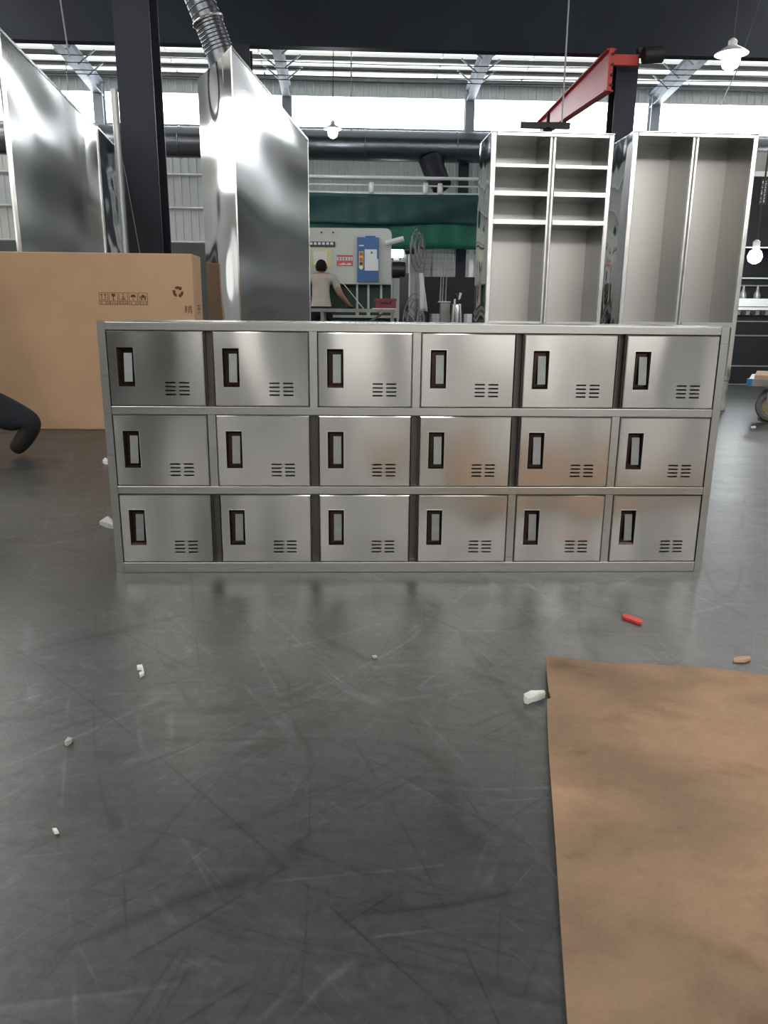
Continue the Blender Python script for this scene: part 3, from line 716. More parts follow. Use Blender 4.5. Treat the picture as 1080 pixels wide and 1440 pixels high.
# work table before the machine
YT = 12.05
p0 = at(555, 436, YT); tz = at(480, 434, YT).z
wt = thing('work_table', 'low grey steel work table in front of the press machine', 'table', (0, YT, 0))
tx0, tx1 = -2.2, p0.x
MB().box(tx0, tx1, 0, .5, tz - .05, tz).build('tabletop', 'steel_grey', wt)
for x in (tx0 + .05, tx0 + 1.2, tx1 - .06):
    for y in (.03, .43): MB().box(x, x + .05, y, y + .05, 0, tz - .05).build('leg', 'steel_grey', wt)
for x in (tx0 + .1, tx0 + 1.25):
    MB().tube([(x, .05, .12), (x + .9, .05, tz - .07)], .018, 6).build('brace', 'steel_grey', wt)
MB().box(tx0 + .1, tx1 - .1, .05, .45, .14, .16).build('lower_shelf', 'steel_grey', wt)
o = MB().box(-.20, .16, -.10, .10, 0, .012).build('metal_offcut', 'pipe_white', None, label='thin pale metal offcut lying flat on the work table', cat='metal sheet', loc=(at(542, 433, YT + .3).x, YT + .13, tz), rz=.1)
p0 = at(538, 420, YT + .35)
rb = thing('red_crate', 'dark red crate on the work table behind the pale offcut', 'crate', (p0.x + .05, YT + .38, tz))
MB().box(-.16, .16, -.1, .1, 0, .15).box(-.17, .17, -.11, .11, .13, .16).build('body', 'red_dark', rb)
MB().tube([(-.08, -.11, .11), (-.08, -.14, .09), (.08, -.14, .09), (.08, -.11, .11)], .008, 6).build('handle', 'black_plastic', rb)

# ------------------------------------------------------------------ people
def skin_body(name, J, bones, root, classify, mats, parent, levels=2, extra=None, cuts=()):
    names = list(J); me = bpy.data.meshes.new(name)
    me.from_pydata([J[k][0] for k in names], [(names.index(a), names.index(b)) for a, b in bones], [])
    o = bpy.data.objects.new(name, me); COL.objects.link(o)
    sk = o.modifiers.new('skin', 'SKIN'); sk.use_smooth_shade = True
    if not me.skin_vertices: 
        bpy.context.view_layer.objects.active = o
    for k, nme in enumerate(names):
        r = J[nme][1]; r = r if isinstance(r, tuple) else (r, r)
        me.skin_vertices[0].data[k].radius = r
        me.skin_vertices[0].data[k].use_root = (nme == root)
    ss = o.modifiers.new('smooth', 'SUBSURF'); ss.levels = levels; ss.render_levels = levels
    bpy.context.view_layer.update()
    out = bpy.data.meshes.new_from_object(o.evaluated_get(bpy.context.evaluated_depsgraph_get()))
    bpy.data.objects.remove(o)
    if extra:
        bm = bmesh.new(); bm.from_mesh(out)
        for (c, sx, sy, sz) in extra:
            bmesh.ops.create_uvsphere(bm, u_segments=10, v_segments=8, radius=1, matrix=Matrix.Translation(c) @ Matrix.Diagonal((sx, sy, sz, 1)))
        bm.to_mesh(out); bm.free()
    bm = bmesh.new(); bm.from_mesh(out)
    for zc_ in cuts: bmesh.ops.bisect_plane(bm, geom=bm.verts[:] + bm.edges[:] + bm.faces[:], plane_co=(0, 0, zc_), plane_no=(0, 0, 1), dist=1e-5)
    bm.to_mesh(out); bm.free()
    out.materials.clear()
    for m_ in mats: out.materials.append(MATS[m_])
    for p_ in out.polygons:
        p_.material_index = classify(Vector(p_.center)); p_.use_smooth = True
    out.name = name
    return link(name, out, parent)
def hand(J, bones, wrist, d, side, tag, curl=.35):
    d = Vector(d).normalized(); sd_ = Vector(side).normalized(); nn = d.cross(sd_).normalized(); W_ = Vector(J[wrist][0])
    J[tag + 'palm'] = (W_ + d * .05, (.036, .018)); bones.append((wrist, tag + 'palm'))
    for k, ln in enumerate((.062, .072, .068, .054)):
        base = W_ + d * .085 + sd_ * (-.03 + .02 * k); pv = tag + 'palm'
        for j in range(3):
            q = base + d * (ln * (j + .3) / 3 * (1 - .1 * j)) + nn * (curl * .02 * j * j); nm = '%sf%d_%d' % (tag, k, j)
            J[nm] = (q, .0095 - .001 * j); bones.append((pv, nm)); pv = nm
    pv = tag + 'palm'
    for j in range(2):
        q = W_ + d * (.05 + .03 * j) - sd_ * (.045 + .018 * j) + nn * .012 * j; nm = '%st_%d' % (tag, j); J[nm] = (q, .0105 - .001 * j); bones.append((pv, nm)); pv = nm

# worker at the machine, seen from behind
YW = 12.95
hd = at(451, 364, YW); sc_ = hd.z            # crown height
wk = thing('person', 'person in a pale grey T-shirt and dark trousers bent over the press machine', 'person', (hd.x, YW, 0))
Z = hd.z
J = {'pelvis': ((.0, -.02, Z - .78), (.17, .13)), 'waist': ((.0, .0, Z - .64), (.155, .115)), 'chest': ((-.01, .05, Z - .42), (.18, .125)),
     'collar': ((.0, .06, Z - .29), (.13, .09)), 'neck': ((.0, .08, Z - .22), .055), 'skull': ((.01, .09, Z - .16), (.072, .082)), 'crown': ((.0, .09, Z - .075), (.078, .088)),
     'lsh': ((-.205, .06, Z - .30), .078), 'lel': ((-.26, .12, Z - .52), .055), 'lwr': ((-.20, .32, Z - .62), .034),
     'rsh': ((.205, .06, Z - .30), .078), 'rel': ((.30, .08, Z - .54), .055), 'rwr': ((.42, .26, Z - .68), .034),
     'lhip': ((-.10, -.02, Z - .84), .105), 'lkn': ((-.11, .05, max(.46, Z - 1.08)), .078), 'lan': ((-.12, .0, .10), .055), 'ltoe': ((-.13, .15, .045), .04),
     'rhip': ((.10, -.02, Z - .84), .105), 'rkn': ((.12, .05, max(.46, Z - 1.08)), .078), 'ran': ((.13, .0, .10), .055), 'rtoe': ((.15, .15, .045), .04)}
B_ = [('pelvis', 'waist'), ('waist', 'chest'), ('chest', 'collar'), ('collar', 'neck'), ('neck', 'skull'), ('skull', 'crown'), ('collar', 'lsh'), ('lsh', 'lel'), ('lel', 'lwr'),
      ('collar', 'rsh'), ('rsh', 'rel'), ('rel', 'rwr'), ('pelvis', 'lhip'), ('lhip', 'lkn'), ('lkn', 'lan'), ('lan', 'ltoe'), ('pelvis', 'rhip'), ('rhip', 'rkn'), ('rkn', 'ran'), ('ran', 'rtoe')]
hand(J, B_, 'lwr', (.1, .9, -.3), (1, 0, 0), 'l'); hand(J, B_, 'rwr', (.45, .6, -.5), (1, -.3, 0), 'r', .8)
def cls(c):
    if c.z < .085: return 3
    if c.z < Z - .74: return 2
    if c.z > Z - .235 and abs(c.x) < .13: return 0
    if abs(c.x) > .235 and c.z < Z - .43: return 0
    return 1
skin_body('body', J, B_, 'pelvis', cls, ('skin', 'shirt', 'trousers', 'shoe'), wk, cuts=(.085, Z - .74, Z - .235, Z - .43),
          extra=[(Vector((-.082, .09, Z - .125)), .014, .022, .032), (Vector((.090, .09, Z - .125)), .014, .022, .032), (Vector((.01, .185, Z - .12)), .014, .02, .022)])
bm = bmesh.new(); bmesh.ops.create_uvsphere(bm, u_segments=20, v_segments=14, radius=1)
bmesh.ops.delete(bm, geom=[v_ for v_ in bm.verts if v_.co.z < -.75 or (v_.co.y > .35 and v_.co.z < .15)], context='VERTS')
for v_ in bm.verts: v_.co = Vector((v_.co.x * .093, v_.co.y * .105 + .085, v_.co.z * .115 + Z - .115))
me = bpy.data.meshes.new('hair'); bm.to_mesh(me); bm.free(); me.materials.append(MATS['hair'])
me.polygons.foreach_set('use_smooth', [True] * len(me.polygons)); link('hair', me, wk)
p0, p1 = at(478, 393, YW + .15), at(511, 434, YW + .15)
dl = (p1 - p0).normalized()
so = MB().box(-.34, .34, -.03, .03, -.006, .006).build('metal_strip', 'pipe_white', None, label='thin steel strip held aslant in the right hand of the bent worker', cat='metal strip')
ang = math.atan2(p1.z - p0.z, p1.x - p0.x); so.location = ((p0.x + p1.x) / 2, YW + .30, (p0.z + p1.z) / 2); so.rotation_euler = (0, -ang, 0); so.scale = ((p1 - p0).length / .68, 1, 1)

# walking person leaving to the left, only the trailing leg reaches into view
YP_ = 3.58
tx = at(25, 640, YP_).x
wp = thing('person', 'person in dark loose trousers striding away past the carton', 'person', (tx, YP_, 0))
ak = at(43, 592, YP_); kn = at(-72, 548, YP_)
AN, HM, HE, BA, TO = at(22, 588, YP_), at(46, 594, YP_), at(42, 606, YP_), at(29, 624, YP_), at(19, 641, YP_)
akx, akz, knx, knz = ak.x - tx, ak.z, kn.x - tx, kn.z
hx, hz = knx - .20, knz + .40
J = {'pelvis': ((hx - .02, 0.06, hz + .05), (.15, .15)), 'waist': ((hx - .06, .06, hz + .24), (.13, .15)), 'chest': ((hx - .14, .06, hz + .46), (.13, .18)), 'collar': ((hx - .18, .06, hz + .60), (.09, .12)),
     'neck': ((hx - .21, .06, hz + .68), .055), 'skull': ((hx - .25, .06, hz + .75), (.08, .072)), 'crown': ((hx - .26, .06, hz + .83), (.085, .075)),
     'rhip': ((hx, -.04, hz), .11), 'rkn': ((knx, 0, knz), .095), 'rsn': (((knx + akx) / 2, 0, (knz + akz) / 2 - .005), .088), 'ran': ((AN.x - tx, 0, AN.z), .082), 'hem': ((HM.x - tx, 0, HM.z), .060),
     'heel': ((HE.x - tx, 0, HE.z), .050), 'ball': ((BA.x - tx, 0, BA.z), .044), 'toe': ((TO.x - tx, 0, max(.022, TO.z)), .036),
     'lhip': ((hx - .02, .16, hz), .11), 'lkn': ((hx - .25, .16, hz - .36), .09), 'lan': ((hx - .42, .16, .10), .08), 'ltoe': ((hx - .60, .16, .045), .04),
     'lsh': ((hx - .16, .27, hz + .56), .07), 'lel': ((hx + .06, .32, hz + .36), .055), 'lwr': ((hx + .02, .30, hz + .12), .034),
     'rsh': ((hx - .17, -.15, hz + .56), .07), 'rel': ((hx - .24, -.2, hz + .30), .055), 'rwr': ((hx - .44, -.18, hz + .22), .034)}
B_ = [('pelvis', 'waist'), ('waist', 'chest'), ('chest', 'collar'), ('collar', 'neck'), ('neck', 'skull'), ('skull', 'crown'), ('pelvis', 'rhip'), ('rhip', 'rkn'), ('rkn', 'rsn'), ('rsn', 'ran'), ('ran', 'hem'), ('hem', 'heel'), ('heel', 'ball'), ('ball', 'toe'),
      ('pelvis', 'lhip'), ('lhip', 'lkn'), ('lkn', 'lan'), ('lan', 'ltoe'), ('collar', 'lsh'), ('lsh', 'lel'), ('lel', 'lwr'), ('collar', 'rsh'), ('rsh', 'rel'), ('rel', 'rwr')]
hand(J, B_, 'lwr', (-.1, 0, -1), (0, 1, 0), 'l'); hand(J, B_, 'rwr', (-.8, 0, -.3), (0, -1, 0), 'r')
def cls2(c):
    if c.x > -.06 and c.z < HE.z + .01 or (c.z < .085): return 3
    if c.z < hz + .12: return 2
    if c.z > hz + .66: return 0
    return 1
skin_body('body', J, B_, 'pelvis', cls2, ('skin', 'shirt', 'trousers', 'shoe'), wp, cuts=(.085, HE.z + .01, hz + .12, hz + .66),
          extra=[(Vector((hx - .35, .06, hz + .77)), .022, .014, .022), (Vector((hx - .25, -.022, hz + .77)), .02, .012, .03), (Vector((hx - .25, .142, hz + .77)), .02, .012, .03)])
bm = bmesh.new(); bmesh.ops.create_uvsphere(bm, u_segments=20, v_segments=14, radius=1)
bmesh.ops.delete(bm, geom=[v_ for v_ in bm.verts if v_.co.z < -.7 or (v_.co.x < -.35 and v_.co.z < .2)], context='VERTS')
for v_ in bm.verts: v_.co = Vector((v_.co.x * .105 + hx - .25, v_.co.y * .092 + .06, v_.co.z * .115 + hz + .80))
me = bpy.data.meshes.new('hair'); bm.to_mesh(me); bm.free(); me.materials.append(MATS['hair'])
me.polygons.foreach_set('use_smooth', [True] * len(me.polygons)); link('hair', me, wp)

# ------------------------------------------------------------------ fan, clutter and bench right of the machine
YF = 13.0
c0 = at(582, 352, YF)
c0.x += .06
fan = thing('pedestal_fan', 'tall industrial pedestal fan with a wire cage turned edge-on', 'fan', (c0.x, YF, 0))
fn = Vector((.93, -.36, 0)).normalized()
cz = c0.z
mb = MB()
for k, (off, R_) in enumerate(((-.07, .16), (-.04, .25), (0, .32), (.04, .25), (.07, .16))):
    mb.torus(Vector((0, 0, cz)) + fn * off, R_, .006, fn, 32, 5)
for i in range(20):
    a_ = 2 * math.pi * i / 20; u_ = fn.cross(Vector((0, 0, 1))).normalized(); d_ = u_ * math.cos(a_) + Vector((0, 0, 1)) * math.sin(a_)
    mb.tube([Vector((0, 0, cz)) + fn * (-.08) + d_ * .05, Vector((0, 0, cz)) + fn * (-.07) + d_ * .16, Vector((0, 0, cz)) + d_ * .32, Vector((0, 0, cz)) + fn * .07 + d_ * .16, Vector((0, 0, cz)) + fn * .08 + d_ * .05], .003, 4)
mb.build('cage', 'steel_grey', fan, smooth=True)
mb = MB()
for i in range(3):
    a_ = 2 * math.pi * i / 3 + .4; u_ = fn.cross(Vector((0, 0, 1))).normalized(); d_ = u_ * math.cos(a_) + Vector((0, 0, 1)) * math.sin(a_); e_ = fn.cross(d_)
    q = Vector((0, 0, cz)); mb.add([q + d_*.05 - e_*.03 - fn*.01, q + d_*.05 + e_*.03 + fn*.01, q + d_*.28 + e_*.11 + fn*.03, q + d_*.28 - e_*.09 - fn*.03] + [q + d_*.05 - e_*.03 - fn*.006, q + d_*.05 + e_*.03 + fn*.014, q + d_*.32 + e_*.11 + fn*.034, q + d_*.32 - e_*.09 - fn*.026], [(0, 1, 2, 3), (7, 6, 5, 4), (0, 4, 5, 1), (1, 5, 6, 2), (2, 6, 7, 3), (3, 7, 4, 0)])
mb.build('blades', 'steel_grey', fan)
MB().tube([Vector((0, 0, cz)) - fn * .20, Vector((0, 0, cz)) - fn * .06], .06, 14).build('motor', 'black_plastic', fan, smooth=True)
MB().tube([Vector((0, 0, .03)) - fn * .14, Vector((0, 0, cz - .04)) - fn * .14], .018, 10).build('pole', 'pipe_white', fan, smooth=True)
MB().lathe([(.2, 0), (.2, .02), (.05, .05), (.03, .10)], -fn * .14, 20).build('base', 'black_plastic', fan, smooth=True)
c1 = at(584, 415, YF - .42)
fb = thing('floor_fan', 'big floor fan with a wire cage below the pedestal fan', 'fan', (c1.x, YF - .42, 0))
mb = MB(); f2 = Vector((.90, -.43, 0)).normalized(); zc = .52
for off, R_ in ((-.08, .26), (-.04, .38), (0, .46), (.04, .38), (.08, .26), (.09, .12)):
    mb.torus(Vector((0, 0, zc)) + f2 * off, R_, .007, f2, 36, 5)
for i in range(26):
    a_ = 2 * math.pi * i / 26; u_ = f2.cross(Vector((0, 0, 1))).normalized(); d_ = u_ * math.cos(a_) + Vector((0, 0, 1)) * math.sin(a_); q = Vector((0, 0, zc))
    mb.tube([q - f2 * .09 + d_ * .05, q - f2 * .08 + d_ * .26, q + d_ * .46, q + f2 * .08 + d_ * .26, q + f2 * .09 + d_ * .05], .0035, 4)
mb.build('cage', 'steel_grey', fb, smooth=True)
MB().tube([Vector((0, 0, zc)) - f2 * .25, Vector((0, 0, zc)) - f2 * .07], .09, 14).build('motor', 'black_plastic', fb, smooth=True)
mb = MB()
for i in range(4):
    a_ = math.pi / 2 * i + .3; u_ = f2.cross(Vector((0, 0, 1))).normalized(); d_ = u_ * math.cos(a_) + Vector((0, 0, 1)) * math.sin(a_); e_ = f2.cross(d_); q = Vector((0, 0, zc))
    A4 = [q + d_*.05 - e_*.04, q + d_*.05 + e_*.04, q + d_*.40 + e_*.13 + f2*.03, q + d_*.40 - e_*.11 - f2*.03]
    mb.add(A4 + [x_ + f2 * .004 for x_ in A4], [(0, 1, 2, 3), (7, 6, 5, 4), (0, 4, 5, 1), (1, 5, 6, 2), (2, 6, 7, 3), (3, 7, 4, 0)])
mb.build('blades', 'steel_grey', fb)
MB().tube([(-.05, -.3, .03), (-.05, .3, .03)], .025, 8).tube([(-.05, 0, .03), (0, 0, .07)], .03, 8).build('foot', 'orange_plastic', fb, smooth=True)
# black motor head with its arm
p0, p1 = at(551, 368, 12.5), at(570, 390, 12.5)
mh = thing('drill_head', 'black drilling machine with a rounded head left of the fans', 'machine', ((p0.x + p1.x) / 2, 12.5, 0))
w2, zt_, zb_ = (p1.x - p0.x) / 2, p0.z, p1.z
MB().tube([(-w2, 0, (zt_ + zb_) / 2), (-w2 * .9, 0, (zt_ + zb_) / 2), (w2 * .9, 0, (zt_ + zb_) / 2), (w2, 0, (zt_ + zb_) / 2)], [.10, .13, .13, .10], 16).build('head', 'black_plastic', mh, smooth=True)
MB().tube([(-w2 * .95, -.05, (zt_ + zb_) / 2 + .11), (0, -.05, zt_ + .01), (w2 * .95, -.05, (zt_ + zb_) / 2 + .11)], .012, 6).build('rim', 'pipe_white', mh)
MB().box(.02, .16, -.06, .10, .0, zb_ + .06).build('pillar', 'black_plastic', mh)
MB().box(.0, .18, -.10, .12, 0, .06).build('base', 'black_plastic', mh)
p0, p1 = at(541, 342, 13.1), at(572, 336, 13.1)
MB().tube([(p0.x + .02, -.25, p0.z), (p1.x - .05, -.30, p1.z)], .045, 8).build('support_arm', 'pipe_white', pr)
# cloth on the cage
p0, p1 = at(590, 384, 12.2), at(599, 438, 12.2)
cl = MB(); vs = []; fs = []
for j in range(9):
    for i in range(5):
        t = j / 8; xx = p0.x + (p1.x - p0.x) * (i / 4) * (.5 + .5 * t) + .02 * t; vs.append((xx, 12.2 + .02 * math.sin(i * 1.9 + j * .4), p0.z + (p1.z - p0.z) * t))
for j in range(8):
    for i in range(4): fs.append((j*5+i, j*5+i+1, (j+1)*5+i+1, (j+1)*5+i))
co = cl.add([(a_ - fb.location.x, b_ - fb.location.y, c_) for a_, b_, c_ in vs], fs).build('cover_cloth', 'cloth_white', fb, True); co.modifiers.new('t', 'SOLIDIFY').thickness = .006
# dark bench and what stands on it
YB = 13.0
p0, p1 = at(597, 389, YB), at(672, 389, YB)
bn = thing('storage_bench', 'black steel bench with a high back panel under the green curtain', 'bench', (0, YB, 0))
MB().box(p0.x, p1.x, 0, .03, .72, p0.z).build('back_panel', 'machine_dark', bn)
MB().box(p0.x, p1.x, -.5, .0, .68, .72).build('bench_top', 'machine_dark', bn)
for x in (p0.x + .02, (p0.x + p1.x) / 2, p1.x - .07):
    for y in (-.48, -.06): MB().box(x, x + .05, y, y + .05, 0, .68).build('leg', 'machine_dark', bn)
MB().box(p0.x + .02, p1.x - .02, -.46, -.03, .16, .19).build('lower_shelf', 'machine_dark', bn)
YC = 11.6
p0, p1 = at(619, 425, YC), at(632, 455, YC)
sb = thing('steel_cabinet', 'small grey steel pedestal box beside the silver bucket', 'cabinet', ((p0.x + p1.x) / 2, YC, 0))
bevel(MB().box(-.07, .07, -.07, .07, 0, p0.z).build('body', 'steel_grey', sb), .006); MB().box(-.10, .075, -.08, .08, p0.z, p0.z + .012).build('top', 'pipe_white', sb)
for k, (px, py0) in enumerate(((620, 372), (623.5, 368), (628, 372))):
    q = at(px, py0, YC); MB().tube([(q.x - sb.location.x, .02 * k - .02, p0.z + .012), (q.x - sb.location.x + .01, .02 * k - .02, q.z)], [.012, .005], 6).build('steel_rod', 'steel_grey', sb)
p0, p1 = at(642.5, 428, 11.4), at(642.5, 456, 11.4)
st = thing('bucket_stand', 'dark low stand carrying the silver bucket', 'stand', (p0.x, 11.4, 0))
MB().box(-.12, .14, -.12, .12, p1.z - .03, p1.z).build('top', 'machine_dark', st)
for x in (-.11, .10):
    for y in (-.10, .07): MB().box(x, x + .03, y, y + .03, 0, p1.z - .03).build('leg', 'machine_dark', st)
bk = thing('silver_bucket', 'shiny silver bucket tapering to the top on the dark stand', 'bucket', (p0.x, 11.4, p1.z))
hgt = p0.z - p1.z
MB().lathe([(.085, 0), (.088, .01), (.066, hgt), (.062, hgt), (.06, .03)], n=24).build('body', S_EDGE, bk, smooth=True)
MB().torus((0, 0, hgt), .066, .005).build('rim', S_EDGE, bk, smooth=True)
MB().tube([(-.03, 0, hgt - .01), (-.03, 0, hgt + .06), (.03, 0, hgt + .08), (.05, 0, hgt + .16)], .018, 8).build('nozzle', 'pipe_white', bk, smooth=True)
MB().tube([(.0, 0, hgt - .02), (.0, 0, hgt + .10), (-.03, 0, hgt + .14)], .025, 8).build('pump', 'black_plastic', bk, smooth=True)
q = at(662, 350, 18.6); 
lp = thing('white_post', 'slim white post standing behind the black bench', 'post', (q.x, 18.4, 0))
MB().box(-.05, .05, -.04, .04, 0, q.z + .3).build('shaft', 'pipe_white', lp); MB().box(-.1, .1, -.1, .1, 0, .02).build('foot_plate', 'pipe_white', lp)
q = at(649, 350, 18.7)
lp = thing('dark_post', 'broad dark steel post behind the black bench', 'post', (q.x, 18.8, 0))
MB().prism(ibeam(.22, .2, .015, .012), 0, 4.6, 'z').build('shaft', 'dark_paint', lp); MB().box(-.15, .15, -.15, .15, 0, .02).build('foot_plate', 'dark_paint', lp)
# wire mesh partition under the curtain
p0, p1 = at(590, 345, 18.0), at(641, 345, 18.0)
ms = thing('mesh_partition', 'wire mesh partition panel under the green curtain', 'partition', (0, 18.0, 0))
flat = flat_ring(p0.x, p1.x, .1, p0.z + .12, .03, -.015, .015); flat.build('frame', 'steel_grey', ms)
mb = MB(); k = p0.x + .08
while k < p1.x: mb.tube([(k, 0, .1), (k, 0, p0.z + .1)], .006, 4); k += .08
k = .2
while k < p0.z + .1: mb.tube([(p0.x, .008, k), (p1.x, .008, k)], .006, 4); k += .12
mb.build('wire_mesh', 'steel_grey', ms)
for x in (p0.x, p1.x - .03): MB().box(x, x + .03, -.15, .15, 0, .1).build('foot', 'steel_grey', ms)

# ------------------------------------------------------------------ red jib arm
p = [at(858, 70, 12.6), at(855, 128, 12.6), at(775, 150, 16.0), at(780, 175, 16.0)]
zt_, zb_ = (p[0].z + p[2].z) / 2, p[1].z; xa = (p[0].x + p[1].x) / 2 + .02; xb = (p[2].x + p[3].x) / 2
j_ = thing('jib_arm', 'red tapered steel jib arm bolted to the dark column', 'crane arm', (xa, 12.62, 0), math.atan2(-(xb - xa), 3.4))
Lj = 4.4
def wedge(x0, x1, za, zb, zc, zd): return MB().add([(x0, 0, za), (x1, 0, za), (x1, 0, zb), (x0, 0, zb), (x0, Lj, zc), (x1, Lj, zc), (x1, Lj, zd), (x0, Lj, zd)], [(0, 1, 2, 3), (7, 6, 5, 4), (0, 4, 5, 1), (1, 5, 6, 2), (2, 6, 7, 3), (3, 7, 4, 0)])
e0, e1 = zb_, zt_; g0, g1 = p[3].z - .02, zt_
wedge(-.008, .008, e0, e1, g0, g1).build('web', 'red_paint', j_)
wedge(-.07, .07, e1 - .02, e1, g1 - .02, g1).build('flange', 'red_paint', j_)
wedge(-.07, .07, e0, e0 + .02, g0, g0 + .02).build('flange', 'red_paint', j_)
MB().box(-.035, .035, -.02, 0, e0, e1).build('end_plate', 'red_paint', j_)
for k in range(4):
    z = e0 + .08 + k * (e1 - e0 - .16) / 3
    MB().tube([(.02, -.045, z), (.02, -.02, z)], .022, 8).build('bolt', 'bolt', j_)
MB().box(.035, .40, -.02, .04, e1 - .22, e1 - .08).build('bracket', 'red_paint', j_)
MB().tube([(.44, -.12, e1 - .12), (.72, -.12, e1 - .10)], .11, 14).build('winch_drum', 'bolt', j_, smooth=True)
MB().box(.38, .78, -.06, .02, e1 - .06, e1 + .0).build('winch_frame', 'bolt', j_)
wl = thing('hoist_block', 'dark chain hoist block under the end of the red jib arm', 'hoist', hall(3.55, 15.0, g0 - .34), HA)
MB().box(-.5, .4, -.05, .05, .10, .20).build('trolley_bar', 'purlin', wl)
MB().tube([(0, 0, .10), (0, 0, .36)], .03, 8).build('shackle', 'bolt', wl)
MB().lathe([(.05, -.05), (.09, 0), (.09, .08), (.05, .12)], n=14).build('block', 'bolt', wl, smooth=True)

# ------------------------------------------------------------------ lamps and cords
def pendant(px, py, Y, R_, label, topz, power, shade=True):
    q = at(px, py, Y)
    t = thing('pendant_lamp', label, 'lamp', (q.x, Y, q.z))
    MB().lathe([(R_*.25, -R_*.9), (R_*.62, -R_*.65), (R_*.75, -R_*.15), (R_*.55, R_*.35), (R_*.3, R_*.5)], n=20).build('bulb', 'lamp_glow', t, smooth=True)
    MB().lathe([(R_*.32, R_*.45), (R_*.36, R_*.6), (R_*.36, R_*1.3), (R_*.15, R_*1.5)], n=14).build('socket', 'pipe_white', t, smooth=True)
    if shade: MB().lathe([(R_*1.35, R_*.30), (R_*1.37, R_*.33), (R_*.9, R_*.65), (R_*.38, R_*.95), (R_*.36, R_*.9), (R_*.88, R_*.60)], n=24).build('shade', 'lamp_shade', t, smooth=True)
    MB().tube([(0, 0, R_*1.4), (.02, 0, (topz - q.z) * .5), (.0, 0, topz - q.z)], .008, 6).build('cord', 'cable', t)
    ld = bpy.data.lights.new('bulb_light', 'POINT'); ld.energy = power; ld.color = (.92, .96, 1); ld.shadow_soft_size = R_ * .8
    lo = bpy.data.objects.new('bulb_light', ld); COL.objects.link(lo); lo.parent = t; lo.location = (0, 0, -R_ * 1.8)
pendant(1028, 82, 9.0, .125, 'bright pendant lamp with a flared shade high above the plain open cabinet', roof_z(9) - .1, 40)
pendant(468, 185, 15.0, .12, 'small pendant lamp shining in front of the round ventilation duct', roof_z(15) - .1, 30)
pendant(1062, 358, 7.3, .085, 'bare bright bulb hanging in front of the dark machine', roof_z(7) - .1, 12, False)
def cord(name, pts, r, mat, label): return MB().tube(pts, r, 6).build(name, mat, None, True, label=label, cat='cable')
q0, q1 = at(798, 0, 10.5), at(790, 172, 10.5)
cord('hoist_cable', [(q1.x, 10.5, q1.z), ((q0.x + q1.x) / 2 + .01, 10.5, (q0.z + q1.z) / 2), (q0.x, 10.5, roof_z(10.5))], .010, 'cable_light', 'thin cable hanging straight down in front of the red jib arm')
q0, q1 = at(85, 0, 11), at(97, 80, 11)
cord('hanging_cable', [(q1.x, 11, q1.z), (q0.x, 11, q0.z), (q0.x - .1, 11, roof_z(11))], .010, 'cable_light', 'thin loose cable hanging above the tall brushed panel')
q0, q1 = at(1036, 100, 9.4), at(1011, 152, 9.4)
cord('stay_wire', [(q1.x, 9.4, q1.z), (q0.x, 9.4, q0.z), (q0.x + .9, 9.4, roof_z(9.4))], .006, 'cable', 'slanting wire below the pendant lamp with the flared shade')
for k, (y0, y1) in enumerate(((86, 95), (97, 102), (108, 110), (113, 118))):
    a_, b_ = at(-60, y0 - 14, 14.5), at(1140, y1 + 6, 14.9)
    cord('overhead_wire', [a_, a_.lerp(b_, .5) - Vector((0, 0, .05)), b_], .007, 'cable', ('topmost', 'second highest', 'third highest', 'lowest')[k] + ' of the thin wires strung under the roof').__setitem__('group', 'wires strung under the roof')

# ------------------------------------------------------------------ dark machine at the right
YR = 7.8
mz = lambda y: at(1060, y, YR).z
xl = at(1042, 470, YR).x - .12
rm = thing('dark_machine', 'large dark blue machine with a pale ledge at the right-hand wall side', 'machine', (xl, YR, 0))
Wm = 2.6
MB().box(0, Wm, .03, 1.2, .0, mz(436)).build('lower_body', 'machine_dark', rm)
MB().box(0, Wm, .35, 1.2, mz(436), mz(348)).build('recess', 'machine_dark', rm)
MB().box(0, Wm, 0, 1.2, mz(348), mz(248)).build('upper_body', 'machine_dark', rm)
MB().box(0, Wm, .1, 1.1, mz(248), mz(238)).build('top_strip', 'pipe_white', rm)
MB().box(0, Wm, .12, 1.0, mz(238), mz(210)).build('top_box', 'steel_grey', rm)
MB().box(-.01, Wm, -.03, .36, mz(431), mz(420)).build('ledge', 'pipe_white', rm)
MB().box(-.01, Wm, -.02, .03, mz(436), mz(432)).build('ledge_strip', 'pipe_white', rm)
MB().box(-.01, Wm, .0, .03, mz(443), mz(437)).build('knob_panel', 'steel_grey', rm)
for k in range(12):
    MB().tube([(.11 + k * .095, -.03, mz(440)), (.11 + k * .095, .0, mz(440))], .024, 8).build('knob', 'black_plastic', rm)
for y in (348, 389, 400, 452, 472, 515, 541):
    MB().box(0, Wm, (-.006 if y in (348,) else .3 if y < 420 else .022), (.0 if y == 348 else .36 if y < 420 else .032), mz(y) - .006, mz(y) + .006).build('seam_strip', 'pipe_white' if y in (348, 389) else 'steel_grey', rm)
q0, q1 = at(1072, 255, YR), at(1077, 286, YR)
npl = MB().box(q0.x - xl - .01, q0.x - xl + .055, -.006, 0, q1.z - .01, q0.z + .02).build('name_plate', 'black_plastic', rm)
for k in range(6):
    z = q0.z - (q0.z - q1.z) * k / 6; xx = q0.x - xl
    MB().box(xx, xx + .04, -.009, -.006, z - .024, z - .018).box(xx + (k % 3) * .014, xx + .008 + (k % 3) * .014, -.009, -.006, z - .024, z).box(xx + .008, xx + .036, -.009, -.006, z - .006, z).build('letter_block', 'white_mark', npl)
for k, x in enumerate((.16, .30, .5, .9)):
    MB().lathe([(.03, 0), (.035, .04), (.015, .08), (.01, .13)], (x, .15, mz(420)), 10).build('tool_holder', 'steel_grey', rm, smooth=True)

